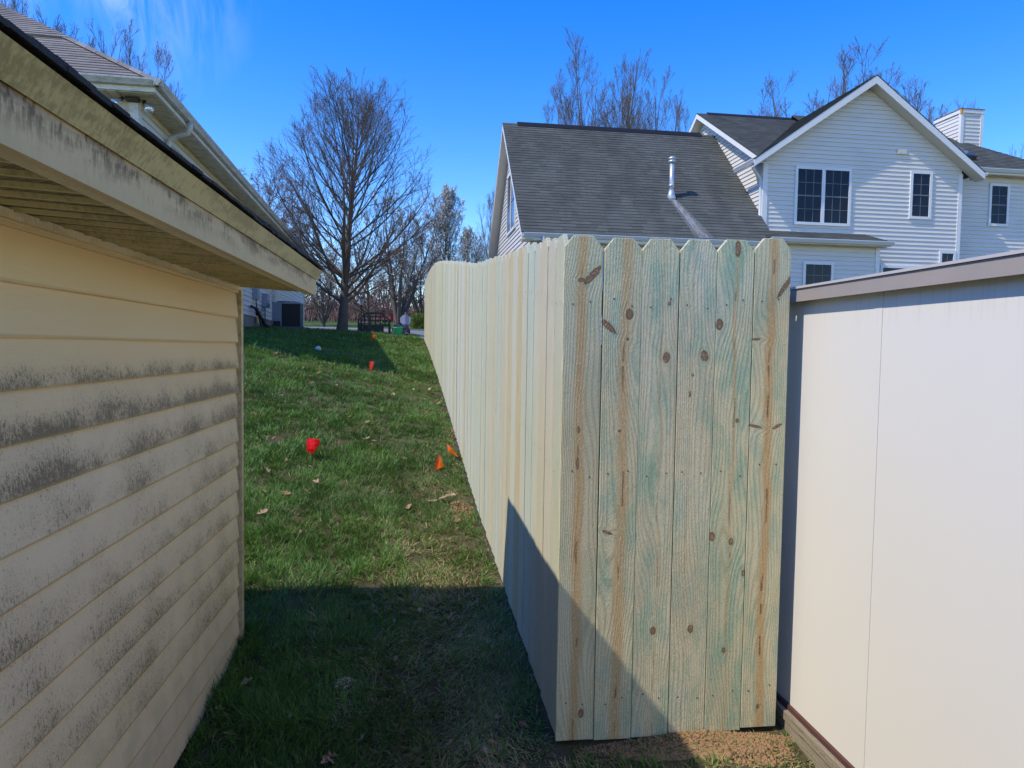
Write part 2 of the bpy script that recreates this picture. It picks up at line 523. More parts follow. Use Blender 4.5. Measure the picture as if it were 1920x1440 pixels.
gf = np.stack([idx[:-1, :-1], idx[:-1, 1:], idx[1:, 1:], idx[1:, :-1]], -1).reshape(-1, 4)
go = mesh_obj('ground', np.stack([GX, GY, GZ], -1).reshape(-1, 3).tolist(), gf.tolist(), soil_mat(), True)
tag(go, kind='structure')

def sheet(name, x0, x1, y0, y1, dz, mat, nx=20, ny=10):
    xs = np.linspace(x0, x1, nx); ys = np.linspace(y0, y1, ny)
    X, Y = np.meshgrid(xs, ys); Z = ground(X, Y) + dz
    i = np.arange(X.size).reshape(X.shape)
    f = np.stack([i[:-1, :-1], i[:-1, 1:], i[1:, 1:], i[1:, :-1]], -1).reshape(-1, 4)
    o = mesh_obj(name, np.stack([X, Y, Z], -1).reshape(-1, 3).tolist(), f.tolist(), mat, True)
    return tag(o, kind='structure')
ASPH = plain('asphalt', (.20, .20, .21), .9, .2, .15, 3.0, bump=.3)
CONC = plain('pale_concrete', (.42, .41, .39), .9, .2, .1, 2.0, bump=.2)
sheet('road', -60, 45, 31.5, 39, .03, ASPH, 60, 10)
sheet('driveway', -1.1, 2.3, 20.6, 31.5, .03, ASPH, 8, 20)
sheet('sidewalk', -60, -1.4, 28.6, 29.9, .035, CONC, 60, 4)

# ------------------------------------------------------------------ wooden fence
FX, FY = 0.488, 2.48                 # the outer corner
FSL = -0.03                          # the side run drifts left by this much per metre
FANG = math.atan(FSL)
ZB = [(2.48, .03), (3.14, .088), (3.96, .148), (5.6, .288), (8.5, .65), (11.4, .99), (13.2, 1.16), (15.2, 1.36), (18.1, 1.61), (19, 1.68)]
HT = [(2.4, 1.828), (13.0, 1.828), (14.2, 1.78), (15.9, 1.69), (17.4, 1.59), (18.3, 1.50), (18.9, 1.40)]
PW, PT = 0.1395, 0.016

def picket_mesh(name, h, ear=0.033, mat=None):
    bm = bmesh.new()
    w = PW / 2 - .0004
    prof = [(-w, 0), (w, 0), (w, h - ear * 1.25), (w - ear, h), (-w + ear, h), (-w, h - ear * 1.25)]
    a = [bm.verts.new((x, 0, z)) for x, z in prof]
    b = [bm.verts.new((x, PT, z)) for x, z in prof]
    bm.faces.new(a); bm.faces.new(b[::-1])
    for i in range(6):
        bm.faces.new((a[(i + 1) % 6], a[i], b[i], b[(i + 1) % 6]))
    bmesh.ops.bevel(bm, geom=[e for e in bm.edges if abs((e.verts[0].co - e.verts[1].co).y) < 1e-5 and e.verts[0].co.y < 1e-4], offset=.0016, segments=1, affect='EDGES')
    bmesh.ops.recalc_face_normals(bm, faces=bm.faces)
    me = bpy.data.meshes.new(name); bm.to_mesh(me); bm.free()
    me.materials.append(mat)
    return me

WOOD = wood_mat('treated_pine', teal=.42, tone=(.52, .47, .325))
fence = bpy.data.objects.new('wooden_fence', None)
COL.objects.link(fence)
fence.location = (FX, FY, 0.0)
tag(fence, 'tall new pressure-treated pine privacy fence with dog-eared pickets climbing the lawn', 'fence')

def fence_child(name, me, loc, rz, mat=None):
    o = bpy.data.objects.new(name, me)
    COL.objects.link(o); o.parent = fence
    o.location = Vector(loc) - fence.location
    o.rotation_euler = (0, random.uniform(-.0015, .0015), rz)
    return o

# the short return panel that faces the camera: six boards, each with its own knots and heartwood
specs = [
    # stripe (x, width, strength), teal, knots (x, z, rx, rz, angle)
    dict(stripe=(-.004, .017, .95), teal=.34, tone=(.61, .53, .315), knots=[(.034, 1.69, .011, .040, -.75), (-.004, 1.672, .013, .007), (-.008, 1.02, .005, .022), (-.006, 1.14, .004, .012), (.022, .10, .009, .015)]),
    dict(stripe=(.012, .019, .85), teal=.65, tone=(.645, .565, .335), knots=[(-.050, 1.515, .010, .034, .85), (.026, 1.56, .013, .018), (.022, 1.47, .005, .005), (-.035, .77, .017, .005, -.35), (0.0, 1.14, .005, .005)]),
    dict(stripe=(.012, .004, .35), teal=.75, tone=(.65, .57, .35), knots=[(.030, 1.405, .012, .018), (.036, 1.60, .005, .008), (.004, .40, .010, .014)]),
    dict(stripe=(-.02, .004, .3), teal=.7, tone=(.65, .565, .345), knots=[(.030, 1.41, .013, .018, .2), (-.012, 1.34, .004, .005), (.006, .40, .010, .014), (-.02, 1.27, .004, .010)]),
    dict(stripe=(.006, .007, .6), teal=.85, tone=(.63, .57, .335), knots=[(-.056, 1.52, .012, .019), (.006, 1.795, .010, .026), (.022, 1.17, .006, .007), (-.062, .74, .010, .016), (.012, .72, .008, .012), (.064, .60, .007, .011), (-.004, .31, .007, .010)]),
    dict(stripe=(.0, .016, 1.0), teal=.65, tone=(.645, .565, .335), knots=[(.052, 1.66, .008, .050, -.6), (-.05, 1.14, .024, .005, -.2), (.036, 1.14, .018, .005, .5), (-.055, 1.46, .014, .004), (-.005, .08, .006, .008)]),
]
NAIL = plain('galvanised_nail', (.055, .05, .045), .5, .4, .2)
nails = MB()
def nail(x, z, place):
    q = [place(x + .0032 * math.cos(a), z + .0032 * math.sin(a)) for a in np.linspace(0, 2 * math.pi, 8, endpoint=False)]
    nails.face(q)
GW = 0.1412
for i, sp in enumerate(specs):
    m = wood_mat('treated_pine_board_' + 'abcdef'[i], knots=sp['knots'], stripe=sp['stripe'], teal=sp['teal'], seed=1.3 + i * .77, tone=sp['tone'])
    me = picket_mesh('picket', 1.828, mat=m)
    cx = FX + GW * (i + .5)
    zb = (.026, .022, .024, .026, .031, .040)[i]
    fence_child('picket', me, (cx, FY + random.uniform(0, .002), zb), 0)
    for zn in (1.60, .98, .15):
        for xn in (-.035, .032):
            nail(cx + xn + random.uniform(-.008, .008), zb + zn + random.uniform(-.02, .02), lambda a, b: (a - FX, -.0006, b))
# the long side run
me_full = picket_mesh('picket', 1.828, mat=WOOD)
n_side = 0
y = FY + PT + .004
while y < 18.75:
    yc = y + PW / 2
    x = FX + FSL * (yc - FY)
    h = float(lerp_tab(HT, yc))
    if h > 1.8275: me = me_full
    else: me = picket_mesh('picket', h, mat=WOOD)
    z = float(lerp_tab(ZB, yc)) + random.uniform(-.006, .006)
    fence_child('picket', me, (x + random.uniform(0, .004), yc, z), -math.pi / 2 - FANG + random.uniform(-.012, .012))
    if n_side < 26:
        for zn in (1.60, .98, .15):
            for yn in (-.034, .033):
                nail(yc + yn + random.uniform(-.008, .008), z + zn + random.uniform(-.02, .02),
                     lambda a, b, x=x: (x - FX - .0012, a - FY, b))
    n_side += 1
    y += PW + random.uniform(.0035, .0085)
o = mesh_obj('nail_heads', nails.v, nails.f, NAIL); o.parent = fence; o['kind'] = 'stuff'
# posts and rails on the inside
POSTW = wood_mat('treated_pine_post', teal=.4)
ys = [FY + .09] + [FY + 2.44 * i for i in range(1, 7)] + [18.70]
for i, yp in enumerate(ys):
    xp = FX + FSL * (yp - FY) + .055
    mb = MB().box(-.044, .044, -.044, .044, 0, 1.62 if i < 6 else 1.3)
    o = mesh_obj('post', mb.v, mb.f, POSTW); o.parent = fence
    o.location = (xp - FX + .018, yp - FY, float(lerp_tab(ZB, yp)) - .03)
    if i + 1 < len(ys):
        ye = ys[i + 1]
        for hz in (.16, .99, 1.60):
            hz2 = hz if i < 5 or hz < 1.2 else hz - .1 * (i - 4)
            a = Vector((FX + FSL * (yp - FY) + .0185, yp, float(lerp_tab(ZB, yp)) + hz2))
            b = Vector((FX + FSL * (ye - FY) + .0185, ye, float(lerp_tab(ZB, ye)) + hz2 - (.1 if i >= 5 and hz > 1.2 else 0)))
            mb = MB()
            mb.prism([a - fence.location + Vector((0, 0, -.044)), a - fence.location + Vector((.038, 0, -.044)), a - fence.location + Vector((.038, 0, .044)), a - fence.location + Vector((0, 0, .044))], b - a)
            o = mesh_obj('rail', mb.v, mb.f, POSTW); o.parent = fence
for hz in (.17, 1.0, 1.62):
    mb = MB().box(.06, .84, PT + .002, PT + .040, hz - .044, hz + .044)
    o = mesh_obj('rail', mb.v, mb.f, POSTW); o.parent = fence
mb = MB().box(.775, .863, .03 + PT, .118 + PT, 0, 1.68)
mb.v = [(a - .02, b + .012, c) for a, b, c in mb.v]
o = mesh_obj('post', mb.v, mb.f, POSTW); o.parent = fence

# ------------------------------------------------------------------ near shed on the left (cream siding, shaded side)
SID_E, SID_Z0 = .1143, .0881
WX, WY = -0.865, 3.46
shed = Frame('garden_shed', (WX, WY, 0.0), 'cream vinyl-sided shed with mildewed boards and low vented eave', 'shed')
M_SID = siding_shed_mat()
M_CREAM = dirty_trim('cream_trim', (.72, .58, .34), (.30, .22, .10), .35)
M_FASC = dirty_trim('soiled_fascia', (.55, .40, .20), (.10, .052, .016), 1.0, (1.700, 1.762))
M_DRIP = dirty_trim('yellowed_drip_edge', (.40, .32, .13), (.16, .115, .045), .7)
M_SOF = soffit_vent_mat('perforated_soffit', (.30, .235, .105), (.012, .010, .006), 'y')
M_SOFR = dirty_trim('soffit_rib', (.56, .45, .22), (.24, .18, .08), .5)
M_BLK = plain('black_shingle_edge', (.018, .018, .019), .75, .35, .6, 40, bump=.6)
M_DARK = plain('dark_recess', (.05, .04, .028), .8, .2)  # near-black body colour, shade of the gaps behind the boards put into it
M_SHROOF = shingle_mat('shed_shingles', (.03, .03, .032), (.06, .06, .062))
Y0 = -1.6
z = SID_Z0 - 2 * SID_E
zt_soff = 1.722
while z < zt_soff - .03:
    z1 = min(z + SID_E, zt_soff)
    mb = MB()
    for (ya, yb) in ((Y0, WY - .034),):
        n = 14
        wav = [random.uniform(-.0012, .0012) for _ in range(n + 1)]
        sag = [random.uniform(-.0015, .0015) for _ in range(n + 1)]
        for j in range(n):
            u0 = ya + (yb - ya) * j / n; u1 = ya + (yb - ya) * (j + 1) / n
            P = lambda u, w, s: [(WX - .002, u, z1 + .012 if z1 < zt_soff else z1), (WX + .0075 + w * .5, u, z + (z1 - z) * .52), (WX + .0135 + w, u, z + .006 + s), (WX + .0125 + w, u, z + s), (WX - .001, u, z + .001)]
            A = P(u0, wav[j], sag[j]); B = P(u1, wav[j + 1], sag[j + 1])
            for q in range(4): mb.face([A[q], A[q + 1], B[q + 1], B[q]])
        mb.face(A and list(reversed(P(yb, wav[n], sag[n]))))
    if z > -.1: shed.part('siding_board', mb, M_SID)
    z += SID_E
# body of the shed behind the boards
mb = MB().box(-4.4, WX - .004, Y0, WY - .004, .06, 1.72)
shed.part('wall', mb, M_DARK)
mb = MB().box(-4.35, WX - .02, Y0 + .05, WY - .03, -.25, .06)
shed.part('foundation', mb, plain('block_base', (.35, .30, .22), .9, .2))
# corner post: outer face and its receiving channel
mb = MB()
mb.box(WX - .06, WX + .021, WY - .003, WY + .022, .05, zt_soff)
mb.box(WX + .004, WX + .021, WY - .014, WY - .0032, .05, zt_soff)
mb.box(WX - .003, WX + .0035, WY - .034, WY - .0032, .05, zt_soff)
shed.part('corner_post', mb, dirty_trim('corner_post_vinyl', (.62, .49, .27), (.14, .10, .05), .4))
# gable wall of the far end
mb = MB()
RID = -2.63; RZ = 1.80 + .33 * (-.50 - RID)
mb.prism([(WX - .06, WY + .001, 0.05), (-4.4, WY + .001, .05), (-4.4, WY + .001, 1.72), (RID, WY + .001, RZ - .06), (WX - .06, WY + .001, 1.72)], (0, -.003, 0))
shed.part('gable_wall', mb, M_CREAM)
# trim under the soffit
mb = MB()
mb.box(WX + .002, WX + .020, Y0, WY - .004, 1.702, 1.7215)
mb.box(WX + .003, WX + .011, Y0, WY - .004, 1.688, 1.7018)
shed.part('top_trim', mb, M_CREAM)
# soffit panels (each with three ribs) and the receiving lip
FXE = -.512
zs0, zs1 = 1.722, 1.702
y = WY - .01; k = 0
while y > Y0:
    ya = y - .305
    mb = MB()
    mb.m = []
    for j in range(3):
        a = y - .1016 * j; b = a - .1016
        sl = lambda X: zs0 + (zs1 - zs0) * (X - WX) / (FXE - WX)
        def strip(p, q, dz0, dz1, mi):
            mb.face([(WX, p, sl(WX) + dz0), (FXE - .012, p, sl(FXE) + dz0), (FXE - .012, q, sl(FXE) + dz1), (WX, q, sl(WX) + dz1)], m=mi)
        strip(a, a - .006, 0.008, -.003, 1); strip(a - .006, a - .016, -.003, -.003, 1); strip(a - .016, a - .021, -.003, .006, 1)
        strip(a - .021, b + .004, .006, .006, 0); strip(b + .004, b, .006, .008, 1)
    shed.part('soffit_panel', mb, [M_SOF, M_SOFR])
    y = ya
mb = MB().box(FXE - .045, FXE - .0125, Y0, WY + .012, 1.692, 1.7005)
shed.part('soffit_lip', mb, M_CREAM)
# fascia with a folded lower return, yellowed drip edge, shingle edge
mb = MB()
mb.prism([(FXE - .012, Y0, 1.688), (FXE, Y0, 1.690), (FXE + .002, Y0, 1.764), (FXE - .012, Y0, 1.764)], (0, WY + .018 - Y0, 0))
shed.part('fascia', mb, M_FASC)
mb = MB()
mb.prism([(FXE + .0015, Y0, 1.7645), (FXE + .007, Y0, 1.762), (FXE + .030, Y0, 1.803), (FXE + .024, Y0, 1.806), (FXE - .02, Y0, 1.806), (FXE - .02, Y0, 1.7645)], (0, WY + .022 - Y0, 0))
shed.part('drip_edge', mb, M_DRIP)
# ragged shingle edge: layered strips
rn = random.Random(5)
for layer, (x_out, zz, th) in enumerate(((FXE + .040, 1.8065, .007), (FXE + .034, 1.814, .006), (FXE + .020, 1.821, .008), (FXE + .006, 1.8295, .006))):
    mb = MB()
    y = Y0
    while y < WY + .03:
        ln = rn.uniform(.28, .34); ye = min(y + ln, WY + .03)
        n = 5
        e0 = rn.uniform(-.004, .004)
        for j in range(n):
            ua = y + (ye - y) * j / n + (.002 if j == 0 else 0); ub = y + (ye - y) * (j + 1) / n
            da = e0 + rn.uniform(-.002, .002); db = e0 + rn.uniform(-.002, .002)
            zo = rn.uniform(-.0015, .0015)
            xi = FXE - .08
            mb.prism([(x_out + da, ua, zz + zo), (x_out + da, ua, zz + th + zo), (xi, ua, zz + th + (x_out - xi) * .33), (xi, ua, zz + (x_out - xi) * .33)], (0, ub - ua, 0))
        y = ye
    shed.part('shingle_strip', mb, M_BLK)

def roof_plane(fr, name, P0, U, S, L, lim, mat, expo=.14, tab=.30, lift=.012, parent=None, seed=1, thick=.02, stuff=True):
    """stepped shingle courses. P0 eave point, U along the eave, S up the slope (unit), L slope length,
    lim(s) -> (u0, u1)"""
    rn = random.Random(seed)
    P0 = Vector(P0); U = Vector(U).normalized(); S = Vector(S).normalized()
    N = U.cross(S).normalized()
    if N.z < 0: N = -N
    mb = MB()
    s = 0.0; ci = 0
    while s < L - 1e-3:
        s1 = min(s + expo, L)
        a0, a1 = lim(s); b0, b1 = lim(s1)
        u = min(a0, b0) - rn.uniform(0, tab)
        while u < max(a1, b1):
            ue = u + tab * rn.choice((.7, 1, 1, 1.25))
            f = lambda q, lo, hi: min(max(q, lo), hi)
            p = [f(u, a0, a1), f(ue, a0, a1), f(ue, b0, b1), f(u, b0, b1)]
            if p[1] - p[0] > 1e-3 or p[2] - p[3] > 1e-3:
                g = rn.random(); c = (g, g, g)
                d = lift + rn.uniform(-.002, .002)
                A = P0 + U * p[0] + S * s + N * d; B = P0 + U * p[1] + S * s + N * d
                C = P0 + U * p[2] + S * (s1) + N * .001; D = P0 + U * p[3] + S * (s1) + N * .001
                mb.face([A, B, C, D], c)
                mb.face([A - N * d * .98, B - N * d * .98, B, A], (0, 0, 0))
            u = ue
        s = s1; ci += 1
    a0, a1 = lim(0); b0, b1 = lim(L)
    q = [P0 + U * a0, P0 + U * a1, P0 + S * L + U * b1, P0 + S * L + U * b0]
    mb.face([w - N * thick for w in q], (.2, .2, .2))
    for i in range(4):
        w, v = q[i], q[(i + 1) % 4]
        if (w - v).length > 1e-3: mb.face([w - N * thick, v - N * thick, v + N * .002, w + N * .002], (0, 0, 0))
    return fr.part(name, mb, mat, parent, kind='stuff' if stuff else None)

sl = Vector((-1, 0, .33)).normalized()
Lr = (-.50 - RID) * math.sqrt(1 + .33 ** 2)
roof_plane(shed, 'roof', (-.50, WY + .028, 1.815), (0, -1, 0), sl, Lr, lambda s: (0, WY + .028 - Y0), M_SHROOF, seed=3)
roof_plane(shed, 'roof', (2 * RID + .50, Y0, 1.815), (0, 1, 0), Vector((1, 0, .33)).normalized(), Lr, lambda s: (0, WY + .028 - Y0), M_SHROOF, seed=4)
mb = MB().prism([(FXE - .01, WY + .003, 1.70), (FXE - .01, WY + .003, 1.79), (RID, WY + .003, RZ - .01), (RID, WY + .003, RZ - .11)], (0, .02, 0))
shed.part('rake_board', mb, M_CREAM)

# ------------------------------------------------------------------ white shed on the right
VX = 1.40
ws = Frame('storage_shed', (VX, 2.5, 0.0), 'smooth off-white panel storage shed with taupe roof trim and weathered timber base', 'shed')
def white_panel():
    k = NT('white_resin_panel', 0.42, 0.4)
    o = k.obj()
    n = k.noise(k.map(o, (1, 1, .4)), 2.0, 5, .6); sp = k.noise(k.map(o, (1, 1, .5)), 55, 3, .7)
    col = k.mix(n, rgb(.69, .66, .59), rgb(.655, .628, .562))
    m1 = k.m('MULTIPLY', k.ss(sp, .70, .80), .35)
    m1 = k.m('MULTIPLY', m1, k.ss(k.noise(o, 3.2, 3, .5), .5, .65))
    col = k.mix(m1, col, rgb(.42, .39, .34))
    zz = k.sep(o)[2]
    drip = k.m('MULTIPLY', k.ss(k.noise(k.map(o, (1, 1, .04)), 60, 3), .5, .75), k.ss(zz, 1.50, 1.62))
    col = k.mix(k.m('MULTIPLY', drip, .4), col, rgb(.50, .48, .42))
    k.color(col)
    k.bump(k.noise(k.map(o, (1, 1, .15)), 30, 3), .03, .003)
    return k.mat
M_WP = white_panel()
M_TAUPE = plain('taupe_trim', (.30, .262, .235), .5, .35, .10, 5)
M_TAUPEL = plain('taupe_cap', (.42, .395, .375), .45, .4, .06, 5)
M_RAIL = plain('maroon_base_rail', (.085, .035, .032), .55, .35, .3, 20)
zp0, zp1 = .112, 1.66
seams = [-1.9, -.34, .86, 2.06, 3.26]
for a, b in zip(seams[:-1], seams[1:]):
    mb = MB().box(VX, VX + .03, a + .0206, b - .0206, zp0, zp1)
    ws.part('wall_panel', mb, M_WP)
for sy in seams[1:]:
    mb = MB().prism([(VX + .03, sy - .0203, zp0), (VX - .0010, sy - .0196, zp0), (VX - .0010, sy + .0196, zp0), (VX + .03, sy + .0203, zp0)], (0, 0, zp1 - zp0))
    ws.part('joint_strip', mb, M_WP)
mb = MB().box(VX + .031, VX + 2.4, -1.85, 3.27, zp0, 1.65); ws.part('wall', mb, M_WP)
mb = MB().box(VX - .012, VX + .04, -1.9, 3.28, .094, .1115); ws.part('base_rail', mb, M_RAIL)
def old_timber():
    k = NT('weathered_timber', .9, .15)
    o = k.obj()
    g = k.noise(k.map(o, (6, .35, 6)), 16, 5, .7)
    g2 = k.noise(k.map(o, (8, .2, 8)), 40, 4, .7)
    col = k.mix(g, rgb(.20, .17, .12), rgb(.36, .31, .23))
    col = k.mix(k.ss(g2, .58, .66), col, rgb(.05, .04, .03))
    patch = k.ss(k.noise(k.map(o, (1, 1, 1.5)), 5.5, 3), .50, .62)
    col = k.mix(k.m('MULTIPLY', patch, .7), col, rgb(.20, .215, .215))
    k.color(col); k.bump(k.m('ADD', g, g2), .7, .006)
    return k.mat
M_TIM = old_timber()
mb = MB().box(VX - .030, VX + .06, -1.9, 3.2, .062, .0935); ws.part('timber_sill', mb, M_TIM)
mb = MB().box(VX - .022, VX + .07, -1.9, 3.2, -.16, .0615); ws.part('timber_skid', mb, M_TIM)
TX = VX - .038
mb = MB().prism([(TX, -1.95, 1.641), (TX + .004, -1.95, 1.641), (TX + .006, -1.95, 1.651), (VX + .06, -1.95, 1.659), (VX + .06, -1.95, 1.688), (TX + .002, -1.95, 1.688)], (0, 5.3, 0))
ws.part('roof_trim', mb, M_TAUPE)
mb = MB().prism([(TX - .004, -1.96, 1.6885), (TX - .003, -1.96, 1.697), (VX + 1.2, -1.96, 1.78), (VX + 1.2, -1.96, 1.76)], (0, 5.33, 0))
mb.prism([(VX + 1.2, -1.96, 1.76), (VX + 1.2, -1.96, 1.78), (VX + 2.5, -1.96, 1.684), (VX + 2.5, -1.96, 1.6765)], (0, 5.33, 0))
ws.part('roof', mb, M_TAUPEL)
# ------------------------------------------------------------------ house building helpers
def siding_wall(fr, name, org, U, N, z0, z1, lim, mat, expo=.115, proud=.024, cuts=(), zref=None):
    """clapboard wall: org point on wall plane, U along, N outward; lim(z)->(u0,u1); cuts: (u0,u1,z0,z1) openings"""
    org = Vector(org); U = Vector(U); N = Vector(N); Z = Vector((0, 0, 1))
    mb = MB()
    z = z0 if zref is None else zref
    while z < z1 - 1e-4:
        zt = min(z + expo, z1)
        zb_ = max(z, z0)
        if zt <= z0: z += expo; continue
        a0, a1 = lim(zb_); b0, b1 = lim(zt)
        segs = [(None, None)]
        spans = [(0.0, 1.0)]
        A = lambda u, zz, n: org + U * u + Z * (zz - org.z) + N * n
        cl = [c for c in cuts if c[2] < zt - 1e-4 and c[3] > zb_ + 1e-4]
        us = [(a0, b0)]
        for c in sorted(cl): us += [(c[0], c[0]), (c[1], c[1])]
        us += [(a1, b1)]
        for i in range(0, len(us), 2):
            (p0, q0), (p1, q1) = us[i], us[i + 1]
            if p1 - p0 < 1e-3 and q1 - q0 < 1e-3: continue
            mb.face([A(p0, zb_, proud), A(p1, zb_, proud), A(q1, zt, .001), A(q0, zt, .001)])
            mb.face([A(p0, zb_, .001), A(p1, zb_, .001), A(p1, zb_, proud), A(p0, zb_, proud)])
        z += expo
    return fr.part(name, mb, mat)

PANE = NT('dark_window_glass', .08, .28)
PANE.color(PANE.mix(PANE.noise(PANE.obj(), 3, 3), rgb(.008, .008, .011), rgb(.022, .022, .027)))
PANE = PANE.mat
M_WTRIM = vinyl_mat('white_window_trim', (.66, .67, .68), .4, .08)
M_MUNT = plain('window_muntin', (.17, .175, .19), .5, .3)

def window(fr, org, U, N, u0, u1, z0, z1, cols, rows, units=1, trim=.075, name='window'):
    org = Vector(org); U = Vector(U); N = Vector(N)
    A = lambda u, n, z: org + U * u + N * n + Vector((0, 0, z - org.z))
    def bx(mb, ua, ub, na, nb, za, zb):
        c = [A(ua, na, za), A(ub, na, za), A(ub, nb, za), A(ua, nb, za)]
        mb.prism(c, (0, 0, zb - za))
    mb = MB()
    bx(mb, u0, u0 + trim, -.02, .03, z0, z1); bx(mb, u1 - trim, u1, -.02, .03, z0, z1)
    bx(mb, u0 + trim, u1 - trim, -.02, .029, z1 - trim, z1); bx(mb, u0 + trim, u1 - trim, -.02, .036, z0, z0 + trim)
    wu = (u1 - u0 - 2 * trim)
    mull = .10
    each = (wu - mull * (units - 1)) / units
    for i in range(1, units):
        ua = u0 + trim + each * i + mull * (i - 1)
        bx(mb, ua, ua + mull, -.02, .028, z0 + trim, z1 - trim)
    w = fr.part(name, mb, M_WTRIM)
    zi0, zi1 = z0 + trim, z1 - trim
    mbar = MB(); panes = []
    for i in range(units):
        ua = u0 + trim + (each + mull) * i
        pw, ph = each / cols, (zi1 - zi0) / rows
        for c in range(1, cols): bx(mbar, ua + pw * c - .006, ua + pw * c + .006, .006, .013, zi0, zi1)
        for r in range(1, rows):
            t = .016 if r == rows // 2 and rows % 2 == 0 else .006
            bx(mbar, ua, ua + each, .005, .0125 if t < .01 else .020, zi0 + ph * r - t, zi0 + ph * r + t)
        for c in range(cols):
            for r in range(rows):
                mp = MB(); bx(mp, ua + pw * c, ua + pw * (c + 1), .001, .008 + random.uniform(-.001, .001), zi0 + ph * r, zi0 + ph * (r + 1))
                fr.part('pane', mp, PANE, w)
    fr.part('muntin', mbar, M_MUNT, w)
    return w

def gutter(fr, name, A, B, out, mat, w=.11, h=.10, parent=None):
    """K-style gutter from A to B (top outer line); out = outward unit vector"""
    A = Vector(A); B = Vector(B); o = Vector(out); Z = Vector((0, 0, 1))
    prof = [A, A - Z * .022, A - Z * .03 - o * .006, A - Z * h * .7 - o * .03, A - Z * h - o * .045, A - Z * h - o * w, A - o * w, A - o * w - Z * -.0, A - o * (w - .004) - Z * .02, A - o * .014 - Z * .02, A - o * .012]
    mb = MB().prism(prof, B - A)
    return fr.part(name, mb, mat, parent)

# ------------------------------------------------------------------ neighbour's house on the right
TR = math.radians(1.0)
GZH = 1.45
hr = Frame('house', (9.0, 20.0, GZH), 'two-storey white clapboard house with dark grey roof and attached garage behind the fence', 'house', TR)
M_HS = vinyl_mat('white_clapboard', (.63, .605, .56), .38, .12)
M_HT = vinyl_mat('white_house_trim', (.68, .67, .66), .35, .06)
M_HSOF = vinyl_mat('pale_soffit', (.58, .54, .45), .5, .15)
M_HR = shingle_mat('dark_shingles', (.058, .064, .060), (.092, .098, .092), .45)
M_VENT = plain('black_ridge_vent', (.012, .012, .013), .6, .3, .3)
M_GUT = vinyl_mat('white_gutter', (.56, .59, .61), .3, .08)
# garage
GU0, GU1 = 2.67, 9.41
E_V, E_Z, R_V, R_Z = 17.55, 4.36, 21.71, 8.29
slp = (R_Z - E_Z) / (R_V - E_V)
Lg = math.hypot(R_V - E_V, R_Z - E_Z)
Sg = Vector((0, R_V - E_V, R_Z - E_Z)).normalized()
# garage roof right edge dives past the main block's front corner to the lower front roof
roof_plane(hr, 'garage_roof', (GU0, E_V, E_Z), (1, 0, 0), Sg, Lg, lambda s: (0, GU1 - GU0 - .02), M_HR, expo=.14, tab=.30, seed=11)
Sb = Vector((0, -(R_V - E_V), R_Z - E_Z)).normalized()
roof_plane(hr, 'garage_roof', (GU0, 2 * R_V - E_V + .25, E_Z - .25 * slp), (1, 0, 0), Sb, Lg * (1 + .25 / (R_V - E_V)), lambda s: (0, GU1 - GU0 - .02), M_HR, seed=12)
mb = MB().prism([(GU0 + .45, R_V - .14, R_Z - .105), (GU0 + .45, R_V, R_Z + .055), (GU0 + .45, R_V + .14, R_Z - .105)], (GU1 - GU0 - .9, 0, 0))
hr.part('ridge_vent', mb, M_VENT)
# gable end wall facing left, with its soffit and rake boards
GW_U = GU0 + .30
def gar_lim(z):
    v0, v1 = E_V + .33, 2 * R_V - E_V - .33
    zr = R_Z - .20
    if z <= E_Z - .02: return (v0 - 17, v1 - 17)
    d = (zr - z) / slp
    return (max(R_V - d, v0) - 17, min(R_V + d, v1) - 17)
gwin = (19.35, 20.62, 5.02, 6.60)
siding_wall(hr, 'gable_wall', (GW_U, 17.0, 1.6), (0, 1, 0), (-1, 0, 0), 1.6, R_Z - .22, gar_lim, M_HS, expo=.125)
mb = MB().prism([(GW_U + .005, E_V + .33, 1.5), (GW_U + .005, 2 * R_V - E_V - .33, 1.5), (GW_U + .005, 2 * R_V - E_V - .33, E_Z - .1), (GW_U + .005, R_V, R_Z - .25), (GW_U + .005, E_V + .33, E_Z - .1)], (.1, 0, 0))
hr.part('wall', mb, M_HS)
window(hr, (GW_U - .025, 17.0, 1.6), (0, 1, 0), (-1, 0, 0), 20.55 - 17, 22.3 - 17, 4.95, 6.80, 1, 2, 2)
for sgn in (-1, 1):
    ve_ = R_V + sgn * (R_V - E_V + (.25 if sgn > 0 else 0)); ze_ = E_Z - (.25 * slp if sgn > 0 else 0)
    a = (GU0 + .004, R_V, R_Z - .022); b = (GU0 + .004, ve_, ze_ - .022)
    mb = MB().prism([a, b, (b[0], b[1], b[2] - .17), (a[0], a[1], a[2] - .19)], (.022, 0, 0))
    hr.part('rake_board', mb, M_HT)
    mb = MB().prism([(GU0 + .027, R_V, R_Z - .185), (GU0 + .027, ve_, ze_ - .165), (GU0 + .027, ve_, ze_ - .19), (GU0 + .027, R_V, R_Z - .21)], (GW_U - GU0 - .028, 0, 0))
    hr.part('soffit', mb, M_HSOF)
